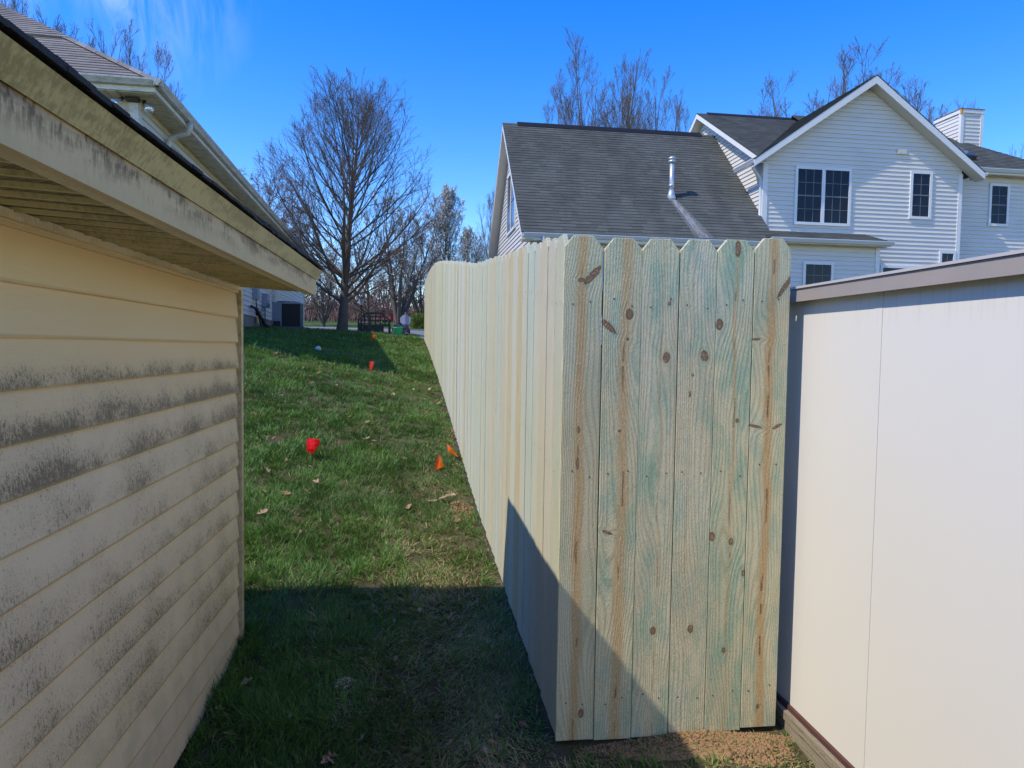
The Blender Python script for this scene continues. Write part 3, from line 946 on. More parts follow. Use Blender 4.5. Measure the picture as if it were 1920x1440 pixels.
# front eave
mb = MB().box(GU0 + .02, GU1 - .1, E_V + .012, E_V + .035, E_Z - .19, E_Z - .025); hr.part('fascia', mb, M_HT)
mb = MB().box(GU0 + .03, GU1 - .1, E_V + .036, E_V + .33, E_Z - .205, E_Z - .185); hr.part('soffit', mb, M_HSOF)
gutter(hr, 'gutter', (GU0 + .05, E_V - .095, E_Z - .02), (GU1 - .05, E_V - .095, E_Z - .02), (0, -1, 0), M_GUT)
siding_wall(hr, 'garage_front_wall', (0, E_V + .33, 1.6), (1, 0, 0), (0, -1, 0), 1.6, E_Z - .205, lambda z: (GW_U + .002, 9.40), M_HS, expo=.125)
mb = MB().box(GW_U - .02, GW_U + .09, E_V + .295, E_V + .329, 1.55, E_Z - .206); hr.part('corner_board', mb, M_HT)
def elbow(fr, name, pts, r, mat):
    mb = MB().tube(pts, r, 10)
    return fr.part(name, mb, mat, None, True)
elbow(hr, 'downspout', [(3.22, E_V - .04, E_Z - .11), (3.22, E_V - .03, E_Z - .22), (3.20, E_V + .08, E_Z - .34), (3.18, E_V + .25, E_Z - .50), (3.18, E_V + .27, E_Z - .7), (3.18, E_V + .27, 1.7)], .04, M_GUT)
# roof pipe with cap
pv = 18.95; pz = E_Z + (pv - E_V) * slp
pu = 7.03
M_PIPE = plain('galvanised_pipe', (.50, .54, .58), .38, .5, .12, 8, metal=.55)
mb = MB().lathe([(.15, -.16), (.10, .07), (.066, .2)], (pu, pv, pz), 16); 
fl = hr.part('flue_pipe', MB().lathe([(.064, -.1), (.064, .96)], (pu, pv, pz), 16), M_PIPE, None, True)
hr.part('flashing', mb, M_PIPE, fl, True)
hr.part('flue_cap', MB().lathe([(.08, .93), (.105, .95), (.105, .985), (.075, .99), (.075, 1.02), (.105, 1.025), (.10, 1.07), (.04, 1.10)], (pu, pv, pz), 16), M_PIPE, fl, True)
hr.part('storm_collar', MB().lathe([(.065, .30), (.09, .30), (.09, .315), (.065, .345)], (pu, pv, pz), 16), M_PIPE, fl, True)
# pale run-off streak the pipe has washed down the shingles
def streak_mat():
    k = NT('runoff_stain', .95, .1)
    o = k.obj()
    n = k.noise(k.map(o, (2, .6, .6)), 8, 4, .6)
    k.color(k.mix(n, rgb(.25, .255, .26), rgb(.38, .385, .385)))
    k.put(k.b.inputs['Alpha'], k.m('MULTIPLY', k.attr_fac('col'), k.ss(n, .25, .6, .35, .9)))
    return k.mat
NT.attr_fac = lambda self, nm: self.node('Attribute', attribute_name=nm).outputs['Fac']
Ng = Vector((1, 0, 0)).cross(Sg).normalized()
mb = MB()
for j in range(12):
    t0, t1 = j / 12, (j + 1) / 12
    pe = Vector((pu + .10, E_V, E_Z)); pt = Vector((pu + .02, pv - .12, pz - .12 * slp))
    def row(t, q):
        c = pt.lerp(pe, t) + Vector((.30 * t, 0, 0)); wd = .10 + .17 * t
        return c + Vector((wd * q, 0, 0)) + Ng * .021
    for qa, qb in ((-1, -.5), (-.5, 0), (0, .5), (.5, 1)):
        al = .95 * (1 - .35 * t0) * (1 if max(abs(qa), abs(qb)) < .6 else .45)
        mb.face([row(t1, qa), row(t1, qb), row(t0, qb), row(t0, qa)], (al, al, al))
hr.part('runoff_stain', mb, streak_mat())

# main block: front wall with gable
MV = 18.40; MU0, MU1 = 9.43, 15.36
AP_U, AP_Z = 12.40, 9.02; EAV_L, EAV_R, EAV_Z = 8.97, 15.80, 6.60
gs = (AP_Z - EAV_Z) / (AP_U - EAV_L)
def main_lim(z):
    if z < 6.62: return (MU0, MU1)
    d = (AP_Z - .24 - z) / gs
    return (max(MU0, AP_U - d), min(MU1, AP_U + d))
siding_wall(hr, 'front_wall', (0, MV, 1.6), (1, 0, 0), (0, -1, 0), 1.6, AP_Z - .26, main_lim, M_HS, expo=.118)
mb = MB().prism([(MU0, MV + .004, 1.5), (MU1, MV + .004, 1.5), (MU1, MV + .004, 6.6), (AP_U, MV + .004, AP_Z - .3), (MU0, MV + .004, 6.6)], (0, .1, 0))
hr.part('wall', mb, M_HS)
mb = MB().box(MU0 - .02, MU0 + .10, MV - .036, MV - .0, 4.70, 6.60); mb.box(MU0 - .040, MU0 - .021, MV - .036, MV + .09, 4.70, 6.60); hr.part('corner_board', mb, M_HT)
mb = MB().box(MU1 - .10, MU1 + .02, MV - .036, MV - .0, 1.6, 6.58); hr.part('corner_board', mb, M_HT)
window(hr, (0, MV - .025, 1.6), (1, 0, 0), (0, -1, 0), 10.32, 11.98, 4.98, 6.56, 3, 4, 2)
window(hr, (0, MV - .025, 1.6), (1, 0, 0), (0, -1, 0), 13.76, 14.43, 5.27, 6.60, 2, 4, 1)
window(hr, (0, MV - .025, 1.6), (1, 0, 0), (0, -1, 0), 12.95, 14.1, 2.75, 3.96, 3, 4, 1)
window(hr, (0, MV - .025, 1.6), (1, 0, 0), (0, -1, 0), 14.75, 15.26, 3.2, 4.42, 2, 4, 1)
mb = MB().box(13.32, 13.62, MV - .055, MV - .010, 7.03, 7.16)
for q in (13.345, 13.485): mb.box(q, q + .11, MV - .063, MV - .0555, 7.045, 7.145)
hr.part('wall_vent', mb, M_HSOF)
# main left wall (faces left, sunlit), top follows the left gable
MR_V, MR_Z, ms = 22.45, 9.20, .58
def left_lim(z):
    zr = MR_Z - .20
    d = (zr - z) / ms
    return (max(MV, MR_V - d) - 18, min(26.5, MR_V + d) - 18)
siding_wall(hr, 'side_wall', (MU0 - .004, 18.0, 4.0), (0, 1, 0), (-1, 0, 0), 4.0, MR_Z - .22, left_lim, M_HS, expo=.118)
mb = MB().prism([(MU0 + .002, MV + .006, 1.6), (MU0 + .002, 26.5, 1.6), (MU0 + .002, 26.5, 6.8), (MU0 + .002, MR_V, MR_Z - .3), (MU0 + .002, MV + .006, 6.8)], (.1, 0, 0))
hr.part('wall', mb, M_HS)
# main roof: left gable and its front slope, right hip wing
Lm = (MR_V - 18.15) * math.hypot(1, ms)
LU0 = 9.11
roof_plane(hr, 'main_roof', (LU0, 18.15, MR_Z - ms * (MR_V - 18.15)), (1, 0, 0), (0, 1, ms), Lm, lambda s: (0, max(.0, EAV_L + (MR_Z - ms * (MR_V - 18.15) + s / math.hypot(1, ms) * ms - EAV_Z) / gs - LU0 + .04)), M_HR, seed=21)
roof_plane(hr, 'main_roof', (LU0, 26.75, MR_Z - ms * (26.75 - MR_V)), (1, 0, 0), (0, -1, ms), Lm, lambda s: (0, 3.3), M_HR, seed=22)
mb = MB().prism([(LU0 + .35, MR_V - .14, MR_Z - .06), (LU0 + .35, MR_V, MR_Z + .05), (LU0 + .35, MR_V + .14, MR_Z - .06)], (3.0, 0, 0)); hr.part('ridge_vent', mb, M_VENT)
for sgn in (-1, 1):
    ve_ = 18.15 if sgn < 0 else 26.75; ze_ = MR_Z - ms * abs(MR_V - ve_)
    mb = MB().prism([(LU0 + .003, MR_V, MR_Z - .022), (LU0 + .003, ve_, ze_ - .022), (LU0 + .003, ve_, ze_ - .17), (LU0 + .003, MR_V, MR_Z - .175)], (.022, 0, 0)); hr.part('rake_board', mb, M_HT)
    mb = MB().prism([(LU0 + .026, MR_V, MR_Z - .165), (LU0 + .026, ve_, ze_ - .160), (LU0 + .026, ve_, ze_ - .18), (LU0 + .026, MR_V, MR_Z - .185)], (MU0 - LU0 - .031, 0, 0)); hr.part('soffit', mb, M_HSOF)
# front gable roof
FV = MV - .36
Lf = math.hypot(AP_U - EAV_L, AP_Z - EAV_Z)
back = 22.2
roof_plane(hr, 'gable_roof', (EAV_L, back, EAV_Z), (0, -1, 0), Vector((AP_U - EAV_L, 0, AP_Z - EAV_Z)).normalized(), Lf, lambda s: (3.6 * (1 - min(1, s / Lf)), back - FV), M_HR, seed=31)
Lf2 = math.hypot(EAV_R - AP_U, AP_Z - EAV_Z + .02)
gs2 = (AP_Z - (EAV_Z - .02)) / (EAV_R - AP_U)
roof_plane(hr, 'gable_roof', (EAV_R, FV, EAV_Z - .02), (0, 1, 0), Vector((AP_U - EAV_R, 0, AP_Z - EAV_Z + .02)).normalized(), Lf2, lambda s: (0, (back - FV) * (.25 + .75 * s / Lf2)), M_HR, seed=32)
for (eu, ez) in ((EAV_L, EAV_Z), (EAV_R, EAV_Z - .02)):
    mb = MB().prism([(AP_U, FV + .004, AP_Z - .022), (eu, FV + .004, ez - .022), (eu, FV + .004, ez - .20), (AP_U, FV + .004, AP_Z - .235)], (0, .022, 0)); hr.part('rake_board', mb, M_HT)
    mb = MB().prism([(AP_U, FV + .027, AP_Z - .205), (eu, FV + .027, ez - .18), (eu, FV + .027, ez - .20), (AP_U, FV + .027, AP_Z - .232)], (0, MV - FV - .030, 0)); hr.part('soffit', mb, M_HSOF)
gutter(hr, 'gutter', (EAV_L - .07, FV + .02, EAV_Z - .0), (EAV_L - .07, MV + .8, EAV_Z - .0), (-1, 0, 0), M_GUT)
gutter(hr, 'gutter', (EAV_R + .10, FV + .02, EAV_Z - .02), (EAV_R + .10, MV + .2, EAV_Z - .02), (1, 0, 0), M_GUT)
elbow(hr, 'downspout', [(9.02, MV - .18, 6.50), (9.03, MV - .16, 6.40), (9.16, MV - .07, 6.30), (9.33, MV + .03, 6.20), (9.37, MV + .05, 6.08), (9.37, MV + .05, 4.98), (9.32, MV - .02, 4.88), (9.20, MV - .10, 4.84)], .042, M_GUT)
# lower front bump-out with its shallow roof
BV = E_V + .30; BU0, BU1 = 9.44, 12.52
siding_wall(hr, 'front_wall', (0, BV, 1.6), (1, 0, 0), (0, -1, 0), 1.6, 4.36, lambda z: (BU0, BU1), M_HS, expo=.118)
mb = MB().box(BU0, BU1 - .002, BV + .003, MV - .002, 1.6, 4.35); hr.part('wall', mb, M_HS)
mb = MB().box(BU1 - .10, BU1 + .02, BV - .036, BV, 1.6, 4.345); mb.box(BU1 + .003, BU1 + .02, BV + .001, BV + .11, 1.6, 4.345); hr.part('corner_board', mb, M_HT)
mb = MB().box(9.43, 9.56, BV - .037, BV - .001, 1.6, 4.345); hr.part('corner_board', mb, M_HT)
Sx = Vector((0, MV - E_V - .02, .32)).normalized()
roof_plane(hr, 'lower_roof', (9.18, E_V + .02, 4.47), (1, 0, 0), Sx, (MV - E_V - .03) / Sx.y, lambda s: (0, 12.70 - 9.18 - .30 * s), M_HR, seed=41)
mb = MB().box(9.2, 12.70, E_V + .03, E_V + .05, 4.34, 4.455); mb.box(9.44, 12.68, E_V + .051, BV - .002, 4.345, 4.362); hr.part('fascia', mb, M_HSOF)
gutter(hr, 'gutter', (9.24, E_V - .08, 4.47), (12.72, E_V - .08, 4.47), (0, -1, 0), M_GUT)
window(hr, (0, BV - .025, 1.6), (1, 0, 0), (0, -1, 0), 10.32, 11.20, 2.62, 3.91, 3, 4, 1)
# right wing, set back, with hip roof, skylight and boxed chimney
WV = 18.95
siding_wall(hr, 'wing_wall', (0, WV, 1.6), (1, 0, 0), (0, -1, 0), 1.6, 6.72, lambda z: (MU1 + .002, 18.6), M_HS, expo=.118)
mb = MB().box(MU1 + .002, 18.6, WV + .003, 25.0, 1.6, 6.72); hr.part('wall', mb, M_HS)
window(hr, (0, WV - .025, 1.6), (1, 0, 0), (0, -1, 0), 16.72, 17.38, 5.28, 6.52, 2, 4, 1)
WE_V, WE_Z, WR_V, WR_Z = 18.62, 6.88, 22.3, 9.28
Lw = math.hypot(WR_V - WE_V, WR_Z - WE_Z)
roof_plane(hr, 'wing_roof', (12.35, WE_V, WE_Z), (1, 0, 0), Vector((0, WR_V - WE_V, WR_Z - WE_Z)).normalized(), Lw, lambda s: (0, 6.70 - 3.1 * s / Lw), M_HR, seed=51)
Lh = math.hypot(3.1, WR_Z - WE_Z)
roof_plane(hr, 'wing_roof', (19.05, WE_V, WE_Z), (0, 1, 0), Vector((-3.1, 0, WR_Z - WE_Z)).normalized(), Lh, lambda s: ((WR_V - WE_V) * s / Lh, 2 * (WR_V - WE_V) - (WR_V - WE_V) * s / Lh), M_HR, seed=52)
roof_plane(hr, 'wing_roof', (12.35, 2 * WR_V - WE_V, WE_Z), (1, 0, 0), Vector((0, -(WR_V - WE_V), WR_Z - WE_Z)).normalized(), Lw, lambda s: (0, 6.70 - 3.1 * s / Lw), M_HR, seed=53)
mb = MB().box(MU1 + .3, 19.03, WE_V + .03, WE_V + .05, WE_Z - .17, WE_Z - .025); hr.part('fascia', mb, M_HT)
mb = MB().box(MU1 + .02, 19.0, WE_V + .051, WV - .002, WE_Z - .18, WE_Z - .165); hr.part('soffit', mb, M_HSOF)
gutter(hr, 'gutter', (MU1 + .45, WE_V - .08, WE_Z - .02), (19.0, WE_V - .08, WE_Z - .02), (0, -1, 0), M_GUT)
ws_ = (WR_Z - WE_Z) / (WR_V - WE_V)
M_SKY = NT('skylight_glass', .05, .6); M_SKY.color(rgb(.03, .05, .09)); M_SKY = M_SKY.mat
def on_wing(u, v, n): 
    N_ = Vector((0, -ws_, 1)).normalized()
    return Vector((u, v, WE_Z + (v - WE_V) * ws_)) + N_ * n
mb = MB().prism([on_wing(15.62, 19.15, .0), on_wing(16.42, 19.15, .0), on_wing(16.42, 20.25, .0), on_wing(15.62, 20.25, .0)], Vector((0, -ws_, 1)).normalized() * .13)
sk = hr.part('skylight', mb, plain('skylight_curb', (.06, .05, .045), .5, .3))
mb = MB().prism([on_wing(15.66, 19.19, .131), on_wing(16.38, 19.19, .131), on_wing(16.38, 20.21, .131), on_wing(15.66, 20.21, .131)], Vector((0, -ws_, 1)).normalized() * .01)
hr.part('pane', mb, M_SKY, sk)
# chimney chase
CU0, CU1, CV0, CV1, CZ1 = 17.10, 17.84, 20.6, 21.75, 9.23
chm = MB().box(CU0 + .01, CU1 - .01, CV0 + .01, CV1, 7.4, CZ1 - .12)
ch = hr.part('chimney', chm, M_HS)
siding_c = []
def chase(org, U, N, L):
    org = Vector(org); U = Vector(U); N = Vector(N); mb = MB(); z = 7.6
    while z < CZ1 - .14:
        zt = min(z + .118, CZ1 - .12)
        A = lambda u, zz, n: org + U * u + N * n + Vector((0, 0, zz))
        mb.face([A(.07, z, .02), A(L - .07, z, .02), A(L - .07, zt, .001), A(.07, zt, .001)])
        mb.face([A(.07, z, 0), A(L - .07, z, 0), A(L - .07, z, .02), A(.07, z, .02)]); z += .118
    hr.part('siding', mb, M_HS, ch)
chase((CU0, CV0 + .01, 0), (1, 0, 0), (0, -1, 0), CU1 - CU0)
chase((CU0 + .01, CV1, 0), (0, -1, 0), (-1, 0, 0), CV1 - CV0)
mb = MB()
mb.box(CU0 - .026, CU0 + .075, CV0 - .024, CV0 + .075, 7.5, CZ1 - .12); mb.box(CU1 - .075, CU1 + .016, CV0 - .024, CV0 + .05, 7.5, CZ1 - .12)
mb.box(CU0 - .034, CU1 + .03, CV0 - .034, CV1 + .02, CZ1 - .119, CZ1 - .012)
hr.part('trim', mb, M_HT, ch)
def rust_mat():
    k = NT('rust_streaked_cap', .6, .3); o = k.obj(); n = k.noise(o, 9, 4)
    k.color(k.mix(k.ss(n, .45, .6), rgb(.10, .09, .085), rgb(.30, .12, .03))); return k.mat
mb = MB().box(CU0 - .045, CU1 + .045, CV0 - .045, CV1 + .04, CZ1 - .0115, CZ1 + .02); hr.part('chimney_cap', mb, rust_mat(), ch)
mb = MB().box(CU0 - .038, CU0 + .02, CV0 - .038, CV0 + .02, CZ1 - .16, CZ1 - .013); hr.part('rust_stain', mb, plain('orange_rust', (.55, .28, .06), .8, .2, .3, 30), ch)

# ------------------------------------------------------------------ house on the left, behind the near shed
TL = math.radians(2.79)
hl = Frame('house', (-5.0, 16.0, 1.4), 'tan-trimmed vinyl house with brown hip roof and long gutter behind the near shed', 'house', TL)
M_LS = vinyl_mat('left_house_vinyl', (.62, .60, .55), .42, .15)
M_LT = dirty_trim('left_house_trim', (.66, .66, .62), (.25, .22, .14), .35)
M_LSOF = dirty_trim('left_house_soffit', (.50, .44, .27), (.20, .17, .09), .5)
M_LR = shingle_mat('brown_grey_shingles', (.15, .135, .125), (.235, .215, .20), .3)
M_LGUT = dirty_trim('soiled_gutter', (.52, .53, .50), (.22, .21, .16), .55)
EU, EV, EZ = -2.996, 10.278, 4.962        # outer top corner of the gutter
LWU, LWV, LEND = -3.443, 10.714, 30.3       # walls
LHS = .64
RU, RV = EU - .10, EV + .10              # roof edges
Rw = 6.2
DEP = 30.7 - RV
SL = math.hypot(1, LHS)
# right slope (faces the lawn)
roof_plane(hl, 'roof', (RU, RV, EZ + .0), (0, 1, 0), Vector((-1, 0, LHS)).normalized(), Rw * SL, lambda s: (s / SL, DEP - s / SL), M_LR, seed=61)
# front hip slope, with the break where the lower roof dies into the upper one
roof_plane(hl, 'roof', (RU, RV, EZ + .0), (-1, 0, 0), Vector((0, 1, LHS)).normalized(), 1.72 * SL, lambda s: (s / SL, 2 * Rw), M_LR, seed=62)
roof_plane(hl, 'upper_roof', (RU - 1.72, RV + 1.72, EZ + 1.72 * LHS + .03), (-1, 0, 0), Vector((0, 1, LHS * 1.0)).normalized(), 3.6 * SL, lambda s: (s / SL, 2 * Rw - 1.7), M_LR, seed=63)
rn = random.Random(8)
mb = MB()
for j in range(28):   # hip caps
    t0, t1 = j * .22, j * .22 + .235
    if t1 > Rw: break
    d = .012 + .004 * (j % 2)
    P2 = lambda t, q: Vector((RU - t + (.13 if q > 0 else -.0) * abs(q), RV + t - (.0 if q > 0 else .13) * abs(q), EZ + LHS * t + .034 - (0 if q == 0 else .13 * LHS)))
    g = rn.random()
    mb.face([P2(t0, 0), P2(t0, 1), P2(t1, 1), P2(t1, 0)], (g, g, g)); mb.face([P2(t0, -1), P2(t0, 0), P2(t1, 0), P2(t1, -1)], (g, g, g))
hl.part('hip_caps', mb, M_LR, kind='stuff')
# fascia, soffits, gutters
mb = MB().box(RU - .035, RU - .012, RV + .035, 30.65, EZ - .15, EZ - .03); hl.part('fascia', mb, M_LT)
mb = MB().box(RU - 12, RU - .012, RV + .012, RV + .034, EZ - .15, EZ - .03); hl.part('fascia', mb, M_LT)
gutter(hl, 'gutter', (EU, EV, EZ), (EU, 30.6, EZ), (1, 0, 0), M_LGUT, .098, .085)
gutter(hl, 'gutter', (EU - 12, EV, EZ), (EU - .001, EV, EZ), (0, -1, 0), M_LGUT, .098, .085)
zs = EZ - .165
y = RV + .04
while y < 30.6:      # soffit boards along the side, each with a groove
    mb = MB()
    mb.box(LWU, RU - .036, y, y + .135, zs, zs + .012); mb.box(LWU, RU - .036, y + .135, y + .152, zs + .007, zs + .012)
    hl.part('soffit_board', mb, M_LSOF); y += .1525
u = LWU - .002
while u > LWU - 3.0:
    mb = MB(); mb.box(u - .135, u, RV + .036, LWV, zs, zs + .012); mb.box(u - .152, u - .135, RV + .036, LWV, zs + .007, zs + .012)
    hl.part('soffit_board', mb, M_LSOF); u -= .1525
siding_wall(hl, 'side_wall', (LWU, 9.0, 1.5), (0, 1, 0), (1, 0, 0), 2.19, zs, lambda z: (LWV - 9, LEND - 9), M_LS, expo=.115)
siding_wall(hl, 'front_wall', (-12, LWV, 1.5), (1, 0, 0), (0, -1, 0), 1.2, zs, lambda z: (0, 12 + LWU), M_LS, expo=.115)
mb = MB().box(-14, LWU - .003, LWV + .003, LEND - .003, 1.0, zs); hl.part('wall', mb, M_LS)
mb = MB().box(-14.01, LWU - .001, LWV + .02, LEND - .02, .6, 2.188); hl.part('foundation', mb, plain('grey_block', (.22, .21, .20), .9, .2, .2, 4))
mb = MB().box(LWU - .09, LWU + .032, LWV - .034, LWV, 1.0, zs - .001); mb.box(LWU + .001, LWU + .032, LWV + .001, LWV + .09, 1.0, zs - .001); hl.part('corner_board', mb, M_LT)
mb = MB().box(LWU + .001, LWU + .032, LEND - .09, LEND + .02, 1.7, zs - .001); hl.part('corner_board', mb, M_LT)
mb = MB().box(LWU + .002, LWU + .016, LWV + .09, LEND - .09, zs - .10, zs - .001); hl.part('frieze_board', mb, M_LSOF)
elbow(hl, 'downspout', [(EU - .05, 11.87, EZ - .08), (EU - .05, 11.87, EZ - .17), (EU - .09, 11.88, EZ - .26), (EU - .22, 11.91, EZ - .29), (LWU + .10, 11.94, EZ - .33), (LWU + .06, 11.95, EZ - .41), (LWU + .055, 11.95, EZ - .55), (LWU + .055, 11.95, 1.2)], .042, M_LGUT)
# twin flood lamps on the corner
M_LAMP = plain('clear_lamp_glass', (.75, .77, .80), .08, .8, .05, metal=.6)
M_LBLK = plain('lamp_socket', (.03, .03, .03), .5, .3)
fl = hl.part('flood_light', MB().box(LWU - .10, LWU + .06, LWV - .14, LWV - .03, zs - .05, zs - .004), M_LBLK)
for (bx_, by_) in ((-.17, -.13), (.17, .02)):
    c = Vector((LWU + bx_ - .02, LWV + by_ - .06, zs - .10)); d = Vector((bx_ * 1.4, by_ - .25, -.35)).normalized()
    pts = [c - d * .07, c - d * .02, c + d * .03, c + d * .075, c + d * .09]
    hl.part('lamp', MB().tube(pts, [.022, .03, .052, .06, .02], 12), M_LAMP, fl, True)
    hl.part('socket', MB().tube([c - d * .12, c - d * .065], .026, 10), M_LBLK, fl, True)
# services on the far part of the side wall: meter boxes, conduits, tag, downspout and board
wu = LWU + .02
M_GREY = plain('grey_meter_box', (.25, .28, .31), .5, .35)
M_CBL = plain('black_cable', (.012, .012, .012), .5, .3)
hl.part('downspout', MB().box(wu, wu + .08, 22.22, 22.46, 1.78, zs - .3), M_LGUT)
hl.part('pilaster', MB().box(wu - .005, wu + .05, 22.83, 23.43, 2.0, zs - .102), M_LT)
hl.part('meter_box', MB().box(wu, wu + .12, 19.09, 19.39, 2.63, 3.10), M_GREY)
hl.part('meter_box', MB().box(wu, wu + .14, 20.46, 20.85, 2.50, 2.87), M_GREY)
hl.part('conduit', MB().tube([(wu + .05, 19.25, 2.64), (wu + .06, 19.3, 2.38), (wu + .10, 19.47, 2.11), (wu + .12, 19.58, 1.94)], .016, 8), M_CBL)
hl.part('conduit', MB().tube([(wu + .05, 20.62, 2.51), (wu + .05, 20.66, 1.84)], .016, 8), M_GREY)
hl.part('cable', MB().tube([(wu + .05, 18.6, 2.41), (wu + .10, 18.87, 2.38), (wu + .2, 19.08, 2.16), (wu + .25, 19.25, 2.0), (wu + .3, 19.8, 1.91), (wu + .35, 20.46, 1.92)], .035, 8), M_CBL)
hl.part('valve', MB().box(wu, wu + .05, 19.53, 19.64, 2.22, 2.42).box(wu + .051, wu + .09, 19.47, 19.8, 2.30, 2.34), M_CBL)
hl.part('warning_tag', MB().box(wu + .05, wu + .055, 19.45, 19.65, 2.03, 2.19), plain('yellow_tag', (.75, .55, .03), .5, .3))

# air conditioner standing on its pad
ac_b = (-2.75, 20.74, 1.88)
ac = Frame('air_conditioner', ac_b, 'grey air-conditioning condenser unit on a pad beside the left house wall', 'air conditioner', TL)
M_ACG = plain('ac_grey_metal', (.20, .215, .25), .45, .4)
M_ACD = plain('ac_dark_coil', (.018, .02, .024), .5, .3)
au0, au1, av0, av1, az0, az1 = -3.146, -2.387, 20.35, 21.12, 1.978, 2.638
ac.part('pad', MB().box(au0 - .08, au1 + .08, av0 - .08, av1 + .08, 1.72, 1.972), plain('ac_pad', (.12, .12, .12), .9, .2))
ac.part('coil', MB().box(au0 + .02, au1 - .02, av0 + .02, av1 - .02, az0, az1 - .04), M_ACD)
mb = MB()
for q in np.linspace(az0 + .03, az1 - .08, 11): mb.box(au0 + .24, au1 - .01, av0 + .004, av0 + .014, q, q + .006)
for q in np.linspace(au0 + .28, au1 - .05, 6): mb.box(q, q + .005, av0 + .0, av0 + .004, az0 + .02, az1 - .06)
ac.part('grille', mb, M_ACD)
ac.part('panel', MB().box(au0, au0 + .22, av0, av1, az0 + .14, az1 - .041).box(au0 + .2201, au0 + .25, av0 - .002, av0 + .05, az0, az1 - .041), M_ACG)
mb = MB().prism([(au0 - .01, av0 - .01, az1 - .04), (au1 + .01, av0 - .01, az1 - .04), (au1 + .01, av1 + .01, az1 - .04), (au0 - .01, av1 + .01, az1 - .04)], (0, 0, .035))
i = len(mb.v); cu, cv = (au0 + au1) / 2, (av0 + av1) / 2
ring = [(cu + .30 * math.cos(a), cv + .30 * math.sin(a), az1 - .0045) for a in np.linspace(0, 2 * math.pi, 24, endpoint=False)]
mb.prism(ring, (0, 0, .045))
ac.part('top_cover', mb, M_ACG)
# ------------------------------------------------------------------ pixel -> point on the lawn (direction from the lens, distance from the ground it touches)
_R = cam.matrix_world.to_3x3()
def pix_dir(px, py):
    return (_R @ Vector(((px - 960) / 1333.0, -(py - 720) / 1333.0, -1.0)))
def pix_ground(px, py):
    d = pix_dir(px, py); t = 1.5
    while t < 120:
        p = Vector((0, 0, CAM_Z)) + d * t
        if p.z <= gz(p.x, p.y): break
        t += .02 if t < 15 else .1
    return Vector((p.x, p.y, gz(p.x, p.y)))
def pix_depth(px, py, Y):
    d = pix_dir(px, py); return Vector((0, 0, CAM_Z)) + d * (Y / d.y)

# ------------------------------------------------------------------ trees
def tubes(P, Rr, k):
    """P (n, m, 3) polylines, Rr (n, m) radii -> verts, quads"""
    n, m, _ = P.shape
    T = np.empty_like(P); T[:, 1:-1] = P[:, 2:] - P[:, :-2]; T[:, 0] = P[:, 1] - P[:, 0]; T[:, -1] = P[:, -1] - P[:, -2]
    T /= np.linalg.norm(T, axis=-1, keepdims=True) + 1e-9
    ref = np.where(np.abs(T[..., 2:3]) > .9, np.array([1., 0, 0]), np.array([0, 0, 1.]))
    ref = ref[:, :1].repeat(m, 1)
    A = np.cross(T, ref); A /= np.linalg.norm(A, axis=-1, keepdims=True) + 1e-9
    B = np.cross(T, A)
    an = np.arange(k) * 2 * np.pi / k
    V = P[:, :, None] + Rr[:, :, None, None] * (A[:, :, None] * np.cos(an)[None, None, :, None] + B[:, :, None] * np.sin(an)[None, None, :, None])
    base = (np.arange(n) * m * k)[:, None, None] + (np.arange(m - 1) * k)[None, :, None]
    j = np.arange(k)[None, None, :]; j2 = (np.arange(k) + 1) % k
    a = base + j; b = base + j2[None, None, :]
    F = np.stack([a, b, b + k, a + k], -1).reshape(-1, 4)
    return V.reshape(-1, 3), F

def grow(rng, S, D, L, R0, m, up, wig, tip=.35):
    n = len(S)
    P = np.zeros((n, m, 3)); P[:, 0] = S
    d = D.copy()
    for i in range(1, m):
        d = d + np.array([0, 0, up]) / m + rng.normal(0, wig, (n, 3)) / math.sqrt(m)
        d /= np.linalg.norm(d, axis=1, keepdims=True)
        P[:, i] = P[:, i - 1] + d * (L / (m - 1))[:, None]
    t = np.linspace(0, 1, m)[None]
    Rr = R0[:, None] * (1 - t * (1 - tip))
    return P, Rr

def kids(rng, P, Rr, L, per, t0, ang, lf, rf, rmin):
    n, m, _ = P.shape
    K = n * per
    t = t0 + (1 - t0) * ((np.arange(per)[None] + rng.random((n, per))) / per)
    t = np.clip(t, 0, .985)
    x = t * (m - 1); i = np.minimum(x.astype(int), m - 2); f = (x - i)[..., None]
    row = np.arange(n)[:, None]
    S = P[row, i] * (1 - f) + P[row, i + 1] * f
    T = P[row, i + 1] - P[row, i]; T /= np.linalg.norm(T, axis=-1, keepdims=True) + 1e-9
    rr = Rr[row, i] * (1 - f[..., 0]) + Rr[row, i + 1] * f[..., 0]
    q = rng.normal(0, 1, (n, per, 3)); q -= T * (q * T).sum(-1, keepdims=True); q /= np.linalg.norm(q, axis=-1, keepdims=True) + 1e-9
    a = rng.normal(ang, ang * .22, (n, per))[..., None]
    D = T * np.cos(a) + q * np.sin(a)
    LL = L[:, None] * lf * (1.15 - .75 * t) * rng.uniform(.65, 1.25, (n, per))
    RR = np.maximum(rr * rf, rmin)
    return S.reshape(K, 3), D.reshape(K, 3), LL.reshape(K), RR.reshape(K)

